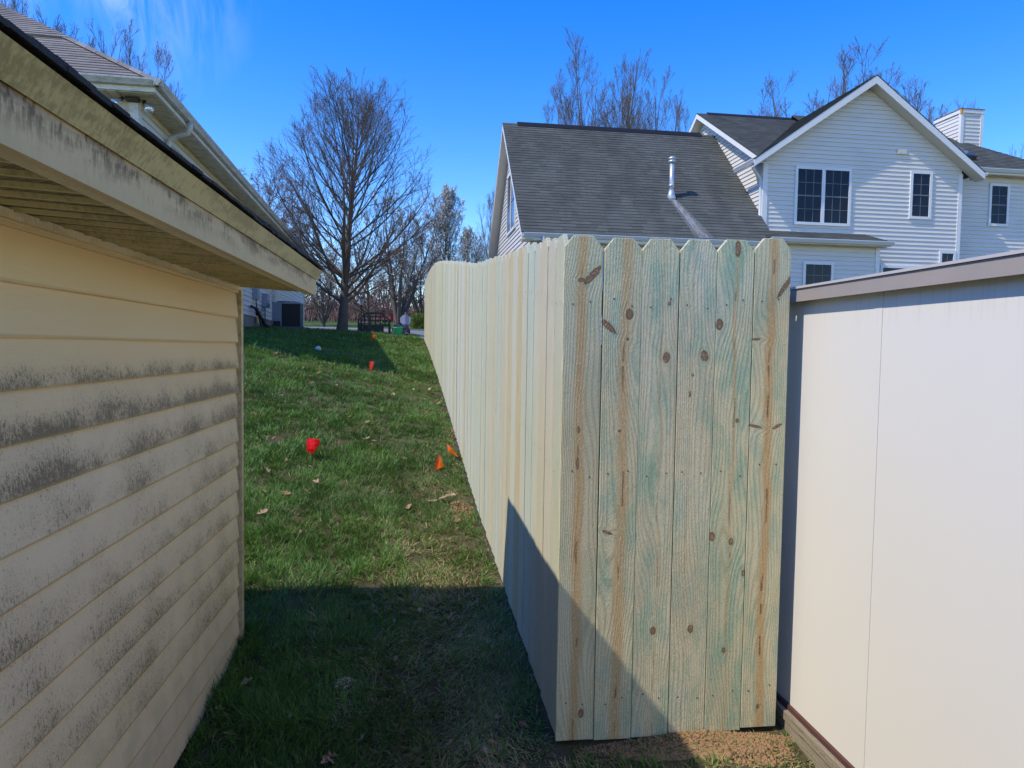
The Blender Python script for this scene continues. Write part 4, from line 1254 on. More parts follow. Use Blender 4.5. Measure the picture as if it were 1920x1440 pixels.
def big_mesh(name, V, F, mats, mi=None, smooth=True):
    me = bpy.data.meshes.new(name)
    V = np.asarray(V, np.float32); F = np.asarray(F, np.int32); w = F.shape[1]
    me.vertices.add(len(V)); me.vertices.foreach_set('co', V.ravel())
    me.loops.add(F.size); me.loops.foreach_set('vertex_index', F.ravel())
    me.polygons.add(len(F)); me.polygons.foreach_set('loop_start', np.arange(0, F.size, w, dtype=np.int32))
    try: me.polygons.foreach_set('loop_total', np.full(len(F), w, np.int32))
    except Exception: pass
    for m in mats: me.materials.append(m)
    if mi is not None: me.polygons.foreach_set('material_index', np.asarray(mi, np.int32))
    if smooth: me.polygons.foreach_set('use_smooth', np.ones(len(F), bool))
    me.update(calc_edges=True); me.validate()
    return me

M_BARK = bark_mat('grey_brown_bark', (.07, .059, .048), (.16, .138, .11))
M_TWIG = bark_mat('brown_twigs', (.12, .098, .083), (.20, .162, .135))
M_PTWIG = bark_mat('pinkish_twigs', (.14, .085, .075), (.22, .14, .12))
M_BLOSS = plain('white_blossom', (.55, .55, .50), .8, .2, .2, 3)
M_BUD = plain('reddish_buds', (.24, .15, .12), .8, .2, .3, 3)

def tree_meshes(seed, H, r, clear, spread, nprim, low_ang, top_ang, stems=1, n2=7, n3=4, n4=4, up=.5, bloom=0, buds=False, rmin=.0045, twig=None, fan=(.22, .55), ka=.62, kl=(.50, .55, .75)):
    rng = np.random.default_rng(seed)
    VT, FT = [], []; off = 0
    LS = []
    m = 14
    if stems == 1:
        S = np.zeros((1, 3)); D = np.array([[.02, .01, 1.]]); L = np.array([H])
        P, Rr = grow(rng, S, D, L, np.array([r]), m, .25, .05, .06)
    else:
        a = np.arange(stems) * 2 * np.pi / stems + rng.uniform(0, 1, stems)
        sp = rng.uniform(*fan, stems)
        S = np.stack([np.cos(a) * r * .4, np.sin(a) * r * .4, np.full(stems, clear * .55)], -1)
        D = np.stack([np.cos(a) * sp, np.sin(a) * sp, np.ones(stems)], -1); D /= np.linalg.norm(D, axis=1, keepdims=True)
        L = H * rng.uniform(.75, 1.0, stems)
        P, Rr = grow(rng, S, D, L, np.full(stems, r * .55), m, .7, .08, .06)
        P0, R0 = grow(rng, np.zeros((1, 3)), np.array([[0, 0, 1.]]), np.array([clear * .65]), np.array([r]), 5, 0, .02, .8)
        v, f = tubes(P0, R0, 10); VT.append(v); FT.append(f + off); off += len(v)
    # flare at the foot
    if stems == 1: Rr[:, 0] *= 1.35
    v, f = tubes(P, Rr, 10); VT.append(v); FT.append(f + off); off += len(v)
    trunk = (np.concatenate(VT), np.concatenate(FT))
    # primaries
    ns = P.shape[0]; per = nprim // ns
    t = np.sort(rng.uniform(0, 1, (ns, per)) ** 1.1, axis=1)
    lo = clear / H if stems == 1 else .12
    t = lo + (.97 - lo) * t
    x = t * (m - 1); i = np.minimum(x.astype(int), m - 2); fr = (x - i)[..., None]; row = np.arange(ns)[:, None]
    S = (P[row, i] * (1 - fr) + P[row, i + 1] * fr).reshape(-1, 3)
    rr = (Rr[row, i]).reshape(-1)
    tt = ((t - lo) / (1 - lo)).reshape(-1)
    az = np.arange(len(S)) * 2.39996 + rng.normal(0, .35, len(S))
    an = np.radians(low_ang + (top_ang - low_ang) * tt) + rng.normal(0, .08, len(S))
    D = np.stack([np.cos(az) * np.sin(an), np.sin(az) * np.sin(an), np.cos(an)], -1)
    prof = np.sqrt(np.clip(1 - (tt * .95) ** 2.6, .10, 1)) * (.85 + .25 * np.sin(np.pi * np.minimum(1, tt * 1.3)))
    L1 = spread * prof * rng.uniform(.8, 1.15, len(S)) * (1.0 if stems == 1 else .62)
    R1 = np.clip(rr * .42, .014, .07) * np.clip(L1 / spread + .3, .4, 1)
    P1, Q1 = grow(rng, S, D, L1, R1, 9, up, .14, .18)
    S, D, L2, R2 = kids(rng, P1, Q1, L1, n2, .15, ka, kl[0], .55, rmin * 1.9)
    P2, Q2 = grow(rng, S, D, L2, R2, 6, up * .7, .18, .3)
    S, D, L3, R3 = kids(rng, P2, Q2, L2, n3, .15, ka * .95, kl[1], .6, rmin * 1.3)
    P3, Q3 = grow(rng, S, D, L3, R3, 4, up * .4, .2, .4)
    S, D, L4, R4 = kids(rng, P3, Q3, np.maximum(L3, .22), n4, .2, ka * .95, kl[2], .6, rmin)
    P4, Q4 = grow(rng, S, D, L4, R4, 3, .2, .2, .4)
    V, F, MI = [], [], []; off = 0
    for (p, q, k, mi) in ((P1, Q1, 6, 0), (P2, Q2, 5, 0), (P3, Q3, 3, 1), (P4, Q4, 3, 1)):
        v, f = tubes(p, q, k); V.append(v); F.append(f + off); MI.append(np.full(len(f), mi)); off += len(v)
    extra = None
    if bloom or buds:
        tips = P4[:, 1:].reshape(-1, 3)
        n = bloom if bloom else min(len(tips), 9000)
        c = tips[rng.choice(len(tips), n, replace=len(tips) < n)] + rng.normal(0, .02, (n, 3))
        sz = rng.uniform(.022, .055, n) if bloom else rng.uniform(.006, .012, n)
        a1 = rng.normal(0, 1, (n, 3)); a1 /= np.linalg.norm(a1, axis=1, keepdims=True)
        a2 = np.cross(a1, rng.normal(0, 1, (n, 3))); a2 /= np.linalg.norm(a2, axis=1, keepdims=True)
        q = np.stack([c - a1 * sz[:, None], c + a2 * sz[:, None], c + a1 * sz[:, None], c - a2 * sz[:, None]], 1).reshape(-1, 3)
        extra = (q, np.arange(4 * n).reshape(n, 4))
    tw = twig or M_TWIG
    return dict(trunk=big_mesh('trunk', *trunk, [M_BARK]),
                crown=big_mesh('crown', np.concatenate(V), np.concatenate(F), [M_BARK, tw], np.concatenate(MI)),
                extra=big_mesh('blossom' if bloom else 'buds', *extra, [M_BLOSS if bloom else M_BUD], smooth=False) if extra else None, bloom=bloom)

def place_tree(ms, loc, scale, rz, name, label, group=None, sxy=None):
    e = bpy.data.objects.new(name, None); COL.objects.link(e)
    e.location = loc; e.rotation_euler = (0, 0, rz)
    s2 = sxy or scale
    e.scale = (s2, s2, scale)
    tag(e, label, 'tree', group)
    for nm, key in (('trunk', 'trunk'), ('crown', 'crown'), ('blossom' if ms['bloom'] else 'buds', 'extra')):
        if ms[key] is None: continue
        o = bpy.data.objects.new(nm, ms[key]); COL.objects.link(o); o.parent = e
    return e

T_MAIN = tree_meshes(3, 9.6, .17, 1.0, 4.3, 62, 56, 24, 1, 8, 5, 4, 1.0, 0, True, .0046, None, (.22, .55), .52, (.54, .58, .75))
T_TALL = tree_meshes(7, 15.0, .20, 3.0, 5.2, 112, 40, 22, 8, 6, 4, 4, .7, 0, False, .0048, None, (.08, .40), .42, (.58, .65, .8))
T_TALL2 = tree_meshes(19, 14.0, .20, 3.0, 5.0, 105, 40, 22, 7, 6, 4, 4, .7, 0, False, .0048, None, (.08, .36), .42, (.58, .65, .8))
T_MULTI = tree_meshes(11, 7.2, .26, .9, 4.4, 52, 55, 25, 5, 7, 5, 4, .45, 2600, False, .0065)
T_PEAR = tree_meshes(13, 8.5, .16, 1.4, 3.4, 46, 42, 18, 1, 8, 5, 3, .7, 9000, False, .0065)
T_PINK = tree_meshes(17, 7.0, .15, 1.0, 4.0, 40, 66, 34, 1, 7, 5, 4, -.25, 0, True, .008, M_PTWIG)

def tree_px(ms, px, Y, top, H, name, label, group=None, rz=0, sxy=1.0, py=None):
    """stand a tree at depth Y in the direction of px; its height follows from where its top shows"""
    b = pix_depth(px, 640, Y); zg = gz(b.x, b.y)
    zt = pix_depth(px, top, Y).z
    s = (zt - zg) / H
    return place_tree(ms, (b.x, b.y, zg - .05), s, rz, name, label, group, s * sxy)

tree_px(T_MAIN, 641, 24, 112, 11.8, 'lawn_tree', 'large bare tree with straight trunk at the top of the lawn', rz=.6, sxy=1.25)
tree_px(T_MULTI, 748, 37, 372, 7.6, 'ornamental_tree', 'dark many-stemmed tree just coming into bloom behind the stop sign', rz=1.0, sxy=.95)
tree_px(T_PEAR, 826, 46, 345, 9.6, 'pear_tree', 'white-blossoming pear tree rising above the far end of the fence', rz=.4, sxy=.8)
tree_px(T_PEAR, 884, 52, 425, 9.6, 'pear_tree', 'smaller white-blossoming tree left of the garage gable', rz=2.4, sxy=.9)
tree_px(T_TALL2, 935, 44, 322, 16.4, 'bare_tree', 'bare tree half hidden behind the garage gable', rz=1.5, sxy=.8)
grp = 'bare trees behind the garage roof'
for i, (px, top, Y, ms, H, rz, sx, lab) in enumerate((
        (1135, 22, 37, T_TALL, 17.6, .2, 1.0, 'tallest bare tree behind the middle of the garage roof'),
        (1200, 92, 39, T_TALL2, 16.4, 1.9, .9, 'bare tree behind the garage roof, above the flue pipe'),
        (1058, 132, 40, T_TALL2, 16.4, 3.0, .75, 'bare tree behind the left part of the garage roof'),
        (1238, 165, 41, T_TALL, 17.6, 4.1, .6, 'low-topped bare tree behind the right end of the garage ridge'))):
    tree_px(ms, px, Y, top, H, 'bare_tree', lab, grp, rz, sx)
grp = 'bare trees behind the white house'
for i, (px, top, Y, ms, H, rz, sx, lab) in enumerate((
        (1486, 118, 42, T_TALL2, 16.4, .9, 1.35, 'leftmost bare tree behind the white house roof'),
        (1556, 86, 44, T_TALL, 17.6, 2.2, 1.25, 'tallest bare tree behind the white house roof'),
        (1636, 92, 43, T_TALL2, 16.4, 3.7, 1.25, 'bare tree behind the peak of the white gable'),
        (1712, 150, 45, T_TALL, 17.6, 5.0, .9, 'bare tree between white gable and chimney'),
        (1868, 250, 44, T_TALL2, 16.4, 1.2, .7, 'thin bare tree top beyond the hip roof, right of the chimney'),
        (1925, 270, 46, T_TALL, 17.6, 2.9, .6, 'bare tree top cut by the right edge of the picture'))):
    tree_px(ms, px, Y, top, H, 'bare_tree', lab, grp, rz, sx)
grp = 'bare trees behind the left house'
for i, (px, top, Y, ms, H, rz, sx, lab) in enumerate((
        (30, -70, 27, T_TALL2, 16.4, .3, .9, 'thick-trunked bare tree at the top left corner'),
        (105, -40, 29, T_TALL, 17.6, 1.4, .8, 'bare tree behind the upper left roof slope'),
        (180, -15, 30, T_TALL2, 16.4, 2.7, 1.0, 'bare tree above the peak of the left roof'),
        (240, 40, 31, T_TALL, 17.6, 4.4, .9, 'lowest bare tree above the left gutter corner'))):
    tree_px(ms, px, Y, top, H, 'bare_tree', lab, grp, rz, sx)
grp = 'far trees across the road'
for i, (px, top, Y, ms, H, rz, sx, lab) in enumerate((
        (505, 320, 46, T_PINK, 7.4, .3, .75, 'pinkish budding tree left of the big lawn tree, behind the gutter end'),
        (566, 420, 52, T_PINK, 7.4, 2.0, .9, 'pinkish budding tree low beside the left house corner'),
        (606, 475, 40, T_MULTI, 7.6, 2.9, .9, 'small bare tree directly left of the big trunk'),
        (690, 470, 60, T_PINK, 7.4, 4.0, 1.2, 'pink-brown spreading tree beyond the lamp post'),
        (790, 440, 62, T_MULTI, 7.6, 5.0, 1.0, 'far bare tree behind the fence end'),
        (455, 430, 66, T_PINK, 7.4, 1.0, 1.1, 'far pinkish tree hidden behind the left house eave'))):
    tree_px(ms, px, Y, top, H, 'roadside_tree', lab, grp, rz, sx)

# far undergrowth and wood edge across the road: one mass
rng = np.random.default_rng(77)
n = 9000
x = rng.uniform(-75, 30, n); yb = rng.uniform(72, 118, n); h = rng.uniform(1.2, 6.5, n) * (.6 + .4 * np.sin(x * .21) ** 2)
zb = ground(x, yb)
P = np.zeros((n, 4, 3)); P[:, 0] = np.stack([x, yb, zb], -1)
d = np.stack([rng.normal(0, .22, n), rng.normal(0, .22, n), np.ones(n)], -1)
for i in range(1, 4): P[:, i] = P[:, i - 1] + (d + rng.normal(0, .18, (n, 3))) * (h / 3)[:, None]
Rr = rng.uniform(.03, .10, n)[:, None] * np.array([1, .8, .5, .2])[None]
v, f = tubes(P, Rr, 3)
o = bpy.data.objects.new('far_woodland', big_mesh('far_woodland', v, f, [M_PTWIG])); COL.objects.link(o)
tag(o, 'brown bare woodland edge in the distance across the road', 'woodland', kind='stuff')

# ------------------------------------------------------------------ grass
def vnoise(x, y, s, seed):
    """smooth value noise"""
    r = np.random.default_rng(seed).random((64, 64))
    u = (x / s) % 64; w = (y / s) % 64
    i = u.astype(int); j = w.astype(int); fu = u - i; fw = w - j
    fu = fu * fu * (3 - 2 * fu); fw = fw * fw * (3 - 2 * fw)
    g = lambda a, b: r[a % 64, b % 64]
    return (g(i, j) * (1 - fu) + g(i + 1, j) * fu) * (1 - fw) + (g(i, j + 1) * (1 - fu) + g(i + 1, j + 1) * fu) * fw

def grass_points(n, y0, y1, per, rng, spread):
    """blades in tufts"""
    nt = n // per
    ty = rng.uniform(y0, y1, nt)
    xl = np.where(ty < 3.48, -.85, -.30 * ty - .9); xr = np.where(ty < 2.46, 1.37, FX + FSL * (ty - FY) - .005)
    tx = xl + (xr - xl) * rng.random(nt)
    # worn, thin patches
    worn = vnoise(tx, ty, .33, 5) * .6 + vnoise(tx, ty, .11, 6) * .4
    keep = rng.random(nt) < np.clip(1.45 - worn * 1.05, .25, 1)
    tx, ty = tx[keep], ty[keep]
    nt = len(tx)
    ang = rng.uniform(0, 2 * np.pi, (nt, per)); rad = np.abs(rng.normal(0, spread, (nt, per)))
    x = tx[:, None] + np.cos(ang) * rad; y = ty[:, None] + np.sin(ang) * rad
    ok = np.ones_like(x, bool)
    wall = np.where(y < 3.48, -.853, -99); ok &= x > wall
    ok &= ~((y > 2.462) & (x > FX + FSL * (y - FY) - .003)); ok &= ~((y <= 2.47) & (x > 1.372))
    # lean: away from the tuft centre plus a flow shared by neighbours
    fl = vnoise(tx, ty, .5, 8) * 4 * np.pi
    lx = np.cos(ang) * .55 + np.cos(fl)[:, None] * .45 + rng.normal(0, .3, (nt, per))
    ly = np.sin(ang) * .55 + np.sin(fl)[:, None] * .45 + rng.normal(0, .3, (nt, per))
    th = rng.uniform(.7, 1.25, nt)[:, None] * np.ones((1, per))
    tc = rng.random(nt)[:, None] * np.ones((1, per))
    return [q[ok] for q in (x, y, lx, ly, th, tc)]

rng = np.random.default_rng(21)
ALLV, ALLF, ALLC = [], [], []; off = 0
BL = 0
for (n, y0, y1, per, spread, h0, wd) in ((62000, 1.5, 3.6, 14, .028, .050, .0019), (80000, 3.5, 6.2, 16, .032, .058, .0024), (80000, 6.2, 10.5, 18, .045, .068, .0034), (60000, 10.5, 16, 20, .06, .075, .0052), (46000, 16, 26, 18, .08, .08, .0085)):
    x, y, lx, ly, th, tc = grass_points(n, y0, y1, per, rng, spread)
    n = len(x)
    z = ground(x, y)
    lush = vnoise(x, y, .9, 9) * .55 + vnoise(x, y, .28, 10) * .45
    dist_wall = np.minimum(np.where(y < 3.6, x + .86, 9), 9)
    left = np.clip((.15 - x) / .9, 0, 1)
    hh = h0 * th * rng.uniform(.5, 1.3, n) * (.40 + 1.15 * lush) * (.85 + .35 * left) * np.where(dist_wall < .10, 1.5, 1)
    dryp = np.clip(.10 + .38 * np.clip((x + .35) / .5, 0, 1) * np.clip((4.6 - y) / 1.0, 0, 1) + .55 * np.exp(-((x - .12) / .32) ** 2) * np.clip((7.5 - y) / 3.5, 0, 1) + .5 * (vnoise(x, y, .27, 12) - .55), .05, .75)
    dryp = np.where(left > .8, dryp * .6, dryp)
    dry = rng.random(n) < dryp
    lean = np.where(dry, rng.uniform(.8, 2.2, n), rng.uniform(.25, 1.1, n))
    ll = np.hypot(lx, ly) + 1e-6; lx, ly = lx / ll, ly / ll
    wv = wd * rng.uniform(.7, 1.3, n)
    px_, py_ = -ly, lx
    # turn the blade's flat somewhat at random
    ca = rng.normal(0, .8, n); qx = px_ * np.cos(ca) - py_ * np.sin(ca); qy = px_ * np.sin(ca) + py_ * np.cos(ca)
    v = np.zeros((n, 5, 3))
    sh = np.sqrt(1 + lean ** 2)
    def pt(t, bend):
        rise = hh * t / sh * (1.0 if True else 1)
        outw = hh * lean / sh * t * bend
        return np.stack([x + lx * outw, y + ly * outw, z + np.maximum(rise * (1 - .25 * t * np.minimum(lean, 1.3)), .004 * t)], -1)
    wv3 = np.stack([qx * wv, qy * wv, np.zeros(n)], -1)
    b0 = pt(0, 1); b1 = pt(.55, .75); b2 = pt(1.0, 1.15)
    v[:, 0] = b0 - wv3; v[:, 1] = b0 + wv3; v[:, 2] = b1 + wv3 * .85; v[:, 3] = b1 - wv3 * .85; v[:, 4] = b2
    i = off + np.arange(n)[:, None] * 5
    f1 = i + np.array([[0, 1, 2]]); f2 = i + np.array([[0, 2, 3]]); f3 = i + np.array([[3, 2, 4]])
    ALLV.append(v.reshape(-1, 3)); ALLF.append(np.concatenate([f1, f2, f3])); off += 5 * n
    g = np.clip(.5 * tc + .5 * rng.random(n) + .25 * (lush - .5), 0, 1)[:, None]
    green = np.array([.056, .140, .022]) * (1 - g) + np.array([.165, .300, .060]) * g
    blue = (vnoise(x, y, .6, 15) > .58)[:, None] * rng.random((n, 1))
    green = green * (1 - .45 * blue) + np.array([.085, .15, .070]) * .45 * blue
    s = rng.random((n, 1))
    straw = np.array([.36, .26, .11]) * (1 - s) + np.array([.52, .42, .22]) * s
    half = (rng.random(n) < .25)[:, None]
    col = np.where(dry[:, None], np.where(half, green * .5 + straw * .5, straw), green)
    col = col * (.68 + .64 * (.6 * vnoise(x, y, .42, 31) + .4 * vnoise(x, y, .15, 32)))[:, None]
    ALLC.append(np.repeat(col, 5, axis=0))
def grass_mat():
    k = NT('grass_blades', .55, .25)
    c = k.attr('col')
    k.color(c)
    tr = k.node('BsdfTranslucent'); k.put(tr.inputs['Color'], k.mix(.5, c, rgb(.12, .20, .03)))
    mx = k.node('MixShader'); mx.inputs[0].default_value = .28
    k.t.links.new(k.b.outputs[0], mx.inputs[1]); k.t.links.new(tr.outputs[0], mx.inputs[2])
    k.t.links.new(mx.outputs[0], k.out.inputs['Surface'])
    return k.mat
me = big_mesh('grass', np.concatenate(ALLV), np.concatenate(ALLF), [grass_mat()], smooth=False)
ca = me.color_attributes.new('col', 'FLOAT_COLOR', 'POINT')
C4 = np.concatenate([np.concatenate(ALLC), np.ones((off, 1))], 1).astype(np.float32)
ca.data.foreach_set('color', C4.ravel())
o = bpy.data.objects.new('grass', me); COL.objects.link(o)
tag(o, 'patchy green spring grass covering the sloping side yard', 'grass', kind='stuff')

# ------------------------------------------------------------------ dead leaves
def leaf_mesh(seed):
    rn = random.Random(seed)
    mb = MB()
    L = 1.0
    lob = rn.choice((3, 4))
    left, right = [], []
    N = lob * 3
    for i in range(N + 1):
        t = i / N
        w = .30 * math.sin(math.pi * min(1, t * .9 + .08)) * (1.0 if i % 3 != 0 else .42) * rn.uniform(.85, 1.15)
        c = .10 * math.sin(t * 3 + seed)
        curl = .22 * (t - .5) ** 2 + rn.uniform(-.02, .02)
        left.append((t - .5, c + w, curl + w * w * rn.uniform(.6, 1.8))); right.append((t - .5, c - w, curl + w * w * rn.uniform(.6, 1.8)))
    mid = [(l[0], (l[1] + r[1]) / 2, (t - .5) ** 2 * .22) for l, r, t in zip(left, right, [i / N for i in range(N + 1)])]
    for i in range(N):
        mb.face([mid[i], mid[i + 1], left[i + 1], left[i]]); mb.face([right[i], right[i + 1], mid[i + 1], mid[i]])
    s = Vector(mid[0])
    mb.face([s + Vector((0, .012, 0)), s + Vector((-.22, .03, .04)), s + Vector((-.22, .015, .04)), s - Vector((0, .012, 0))])
    return mb
def leaf_mat():
    k = NT('dead_leaf', .7, .25)
    r = k.rnd()
    c = k.ramp(r, [(0, (.30, .19, .10)), (.3, (.40, .28, .16)), (.55, (.48, .36, .23)), (.8, (.36, .20, .10)), (1, (.24, .13, .07))])
    n = k.noise(k.obj(), 7, 4)
    k.color(k.mix(k.m('MULTIPLY', n, .5), c, rgb(.17, .10, .06)))
    return k.mat
LM = leaf_mat(); LMS = []
for i in range(7):
    mb = leaf_mesh(i + 1); me = bpy.data.meshes.new('leaf'); me.from_pydata(mb.v, [], mb.f); me.materials.append(LM)
    me.polygons.foreach_set('use_smooth', [True] * len(me.polygons)); LMS.append(me)
rn = random.Random(12)
leaf_px = [(563, 703), (577, 712), (585, 725), (596, 716), (600, 705), (607, 722), (614, 730), (622, 738), (628, 728), (640, 712), (652, 713), (655, 700), (633, 735), (705, 758), (694, 785), (690, 800), (697, 772), (702, 812), (690, 828), (700, 835), (708, 842), (715, 846), (685, 832), (664, 818), (745, 820), (757, 866), (790, 872), (815, 740), (812, 745), (806, 733), (820, 762), (828, 768), (833, 772), (482, 820), (484, 826), (527, 748), (583, 730), (574, 790), (594, 788), (566, 805), (549, 820), (576, 875), (580, 882), (612, 698), (569, 697), (548, 655), (573, 658), (630, 652), (667, 682), (757, 690), (770, 702), (775, 685), (801, 686), (810, 690), (740, 690), (590, 915), (770, 915), (818, 917), (828, 945), (845, 940), (810, 950), (856, 955), (765, 960), (640, 780), (655, 787), (740, 745), (808, 722), (776, 735), (535, 870), (540, 862), (556, 855), (700, 648), (705, 660), (660, 650), (640, 660), (525, 676), (515, 668),
           (740, 1172), (646, 1170), (788, 1155), (742, 1248), (862, 1207), (965, 1205), (950, 1130), (838, 1168), (430, 1390), (410, 1330), (412, 1342), (607, 1438), (617, 1434), (620, 1440), (840, 1408), (885, 1432), (912, 1424), (923, 1408), (932, 1355), (970, 1360), (980, 1370), (600, 1330), (545, 1360), (460, 1290), (455, 1230), (448, 1222), (770, 1100), (800, 1105), (560, 1120), (680, 1395), (560, 1010)]
lg = 'dead leaves scattered over the lawn'
lab = 'curled brown dead leaf lying in the grass'
for (px, py) in leaf_px + [(rn.uniform(470, 860), rn.uniform(650, 1000)) for _ in range(26)]:
    p = pix_ground(px + rn.uniform(-2, 2), py + rn.uniform(-2, 2))
    if p.x > FX + FSL * (p.y - FY) - .05 and p.y > 2.3: continue
    if p.x < -.80 and p.y < 3.55: continue
    o = bpy.data.objects.new('dead_leaf', rn.choice(LMS)); COL.objects.link(o)
    s = rn.uniform(.045, .095) * (1.0 if p.y > 4.5 else .62)
    o.location = (p.x, p.y, p.z + .022 + .016 * (p.y > 5)); o.scale = (s, s, s * 1.2)
    o.rotation_euler = (rn.uniform(-.6, .6), rn.uniform(-.6, .6), rn.uniform(0, 6.28))
    tag(o, lab, 'leaf', lg)

# bare soil crumbs thrown up by the post holes, and pale sawdust
def crumbs(name, spots, mat, label, seed, flat=1.0):
    rng = np.random.default_rng(seed)
    t = (1 + 5 ** .5) / 2
    ico = np.array([(-1, t, 0), (1, t, 0), (-1, -t, 0), (1, -t, 0), (0, -1, t), (0, 1, t), (0, -1, -t), (0, 1, -t), (t, 0, -1), (t, 0, 1), (-t, 0, -1), (-t, 0, 1)]) / 1.9
    icf = np.array([(0, 11, 5), (0, 5, 1), (0, 1, 7), (0, 7, 10), (0, 10, 11), (1, 5, 9), (5, 11, 4), (11, 10, 2), (10, 7, 6), (7, 1, 8), (3, 9, 4), (3, 4, 2), (3, 2, 6), (3, 6, 8), (3, 8, 9), (4, 9, 5), (2, 4, 11), (6, 2, 10), (8, 6, 7), (9, 8, 1)])
    V, F = [], []; off = 0
    for (cx, cy, rx, ry, n, smin, smax, pile) in spots:
        a = rng.uniform(0, 2 * np.pi, n); r = np.sqrt(rng.random(n))
        x = cx + np.cos(a) * r * rx; y = cy + np.sin(a) * r * ry
        s = smin + (smax - smin) * rng.random(n) ** 3.5
        z = ground(x, y) + pile * (1 - r ** 1.5) + s * .2
        sc = s[:, None] * rng.uniform(.6, 1.3, (n, 3)); sc[:, 2] *= flat
        v = ico[None] * sc[:, None] * rng.uniform(.55, 1.35, (n, 12, 1)) + np.stack([x, y, z], -1)[:, None]
        V.append(v.reshape(-1, 3)); F.append((icf[None] + (off + np.arange(n) * 12)[:, None, None]).reshape(-1, 3)); off += 12 * n
    o = bpy.data.objects.new(name, big_mesh(name, np.concatenate(V), np.concatenate(F), [mat], smooth=False)); COL.objects.link(o)
    tag(o, label, 'soil' if 'soil' in name else 'sawdust', kind='stuff')
M_SOIL = plain('clay_soil', (.27, .17, .09), .95, .1, .55, 90)
p1 = pix_ground(872, 962)
crumbs('soil_crumbs', [(.97, 2.44, .40, .05, 5200, .0009, .0075, .012), (1.20, 2.38, .15, .09, 3600, .0009, .009, .014), (1.05, 2.41, .3, .07, 22, .008, .016, .01), (.62, 2.40, .16, .06, 500, .0012, .005, .0), (1.0, 2.24, .12, .06, 160, .002, .007, .0), (.36, 2.34, .22, .10, 50, .005, .012, 0),
                       (p1.x - .02, p1.y, .10, .30, 420, .004, .013, .02), (.40, 3.4, .05, .5, 160, .004, .011, .0), (.33, 7.6, .10, .35, 200, .006, .016, .02)], M_SOIL, 'loose reddish clay soil at the foot of the fence', 5)
# the bare earth under the crumbs
for (cx, cy, rx, ry) in ((1.02, 2.415, .40, .085), (p1.x - .02, p1.y, .11, .30)):
    mb = MB(); n = 14; m_ = 6
    ring = lambda j, i: (cx + rx * j / m_ * math.cos(2 * math.pi * i / n) * (1 + .12 * math.sin(i * 2.3)), cy + ry * j / m_ * math.sin(2 * math.pi * i / n) * (1 + .12 * math.sin(i * 2.3)))
    P = lambda j, i: (*ring(j, i), gz(*ring(j, i)) + .016 * (1 - (j / m_) ** 2) - .003 + random.uniform(-.002, .002) * (j < m_))
    for i in range(n):
        for j in range(m_):
            a, b, c_, d_ = P(j, i), P(j + 1, i), P(j + 1, (i + 1) % n), P(j, (i + 1) % n)
            mb.face([a, b, c_] if j == 0 else [a, b, c_, d_])
    o = mesh_obj('bare_soil', mb.v, mb.f, M_SOIL, True); tag(o, kind='structure')
M_SAW = plain('pale_sawdust', (.50, .44, .30), .95, .1, .15, 40)
q = [pix_ground(*w) for w in ((697, 1145), (648, 1290), (660, 1283), (640, 1345), (690, 1340))]
crumbs('sawdust', [(q[0].x, q[0].y, .035, .05, 260, .0015, .005, .022), (q[1].x, q[1].y, .055, .06, 340, .0015, .005, .03), (q[2].x, q[2].y, .05, .03, 140, .0015, .004, .015), (q[3].x, q[3].y, .05, .08, 160, .0015, .004, .008), (q[4].x, q[4].y, .06, .03, 90, .0015, .004, .006)], M_SAW, 'small pale heaps of sawdust in the shaded grass', 6)

# ------------------------------------------------------------------ survey flags
def flag(px, py, poly, col, label, wire_h=.42):
    p = pix_ground(px, py)
    fr = Frame('marker_flag', (p.x, p.y, p.z), label, 'flag', group='survey flags in the lawn')
    top = Vector((p.x + poly[0][0], p.y, p.z + wire_h))
    mb = MB().tube([(p.x, p.y, p.z - .05), top], .0014, 6)
    fr.part('wire', mb, plain('flag_wire', (.25, .25, .25), .4, .5, metal=.8))
    k = NT('flag_vinyl', .35, .4); k.color(rgb(*col))
    tr = k.node('BsdfTranslucent'); k.put(tr.inputs['Color'], rgb(*col)); mx = k.node('MixShader'); mx.inputs[0].default_value = .5
    k.t.links.new(k.b.outputs[0], mx.inputs[1]); k.t.links.new(tr.outputs[0], mx.inputs[2]); k.t.links.new(mx.outputs[0], k.out.inputs['Surface'])
    bm = bmesh.new()
    vs = [bm.verts.new(Vector((a, b, c + wire_h))) for a, b, c in poly]
    bm.faces.new(vs)
    bmesh.ops.triangulate(bm, faces=bm.faces[:])
    bmesh.ops.subdivide_edges(bm, edges=bm.edges[:], cuts=3, use_grid_fill=True)
    for v in bm.verts: v.co.y += .010 * math.sin(v.co.x * 40) * math.sin(v.co.z * 33 + 1)
    g = bmesh.ops.extrude_face_region(bm, geom=bm.faces[:])
    for v in [q for q in g['geom'] if isinstance(q, bmesh.types.BMVert)]: v.co.y += .0012
    bmesh.ops.recalc_face_normals(bm, faces=bm.faces[:])
    me = bpy.data.meshes.new('pennant'); bm.to_mesh(me); bm.free(); me.materials.append(k.mat)
    o = bpy.data.objects.new('pennant', me); COL.objects.link(o); o.parent = fr.o
    o.rotation_euler = (0, 0, -.85); o.scale = (1.4, 1.0, 1.0)
RED, ORG = (.85, .010, .012), (1.0, .27, .03)
flag(575, 862, [(0, 0, 0), (.135, .02, .004), (.115, .02, -.035), (.060, .01, -.125), (.002, 0, -.115)], RED, 'bright red survey flag left of centre in the lawn', .19)
flag(822, 888, [(0, 0, 0), (.018, .01, -.04), (.040, .02, -.105), (-.045, .03, -.155), (-.030, .0, -.09)], ORG, 'orange survey flag in the grass, the nearer of the pair by the fence', .17)
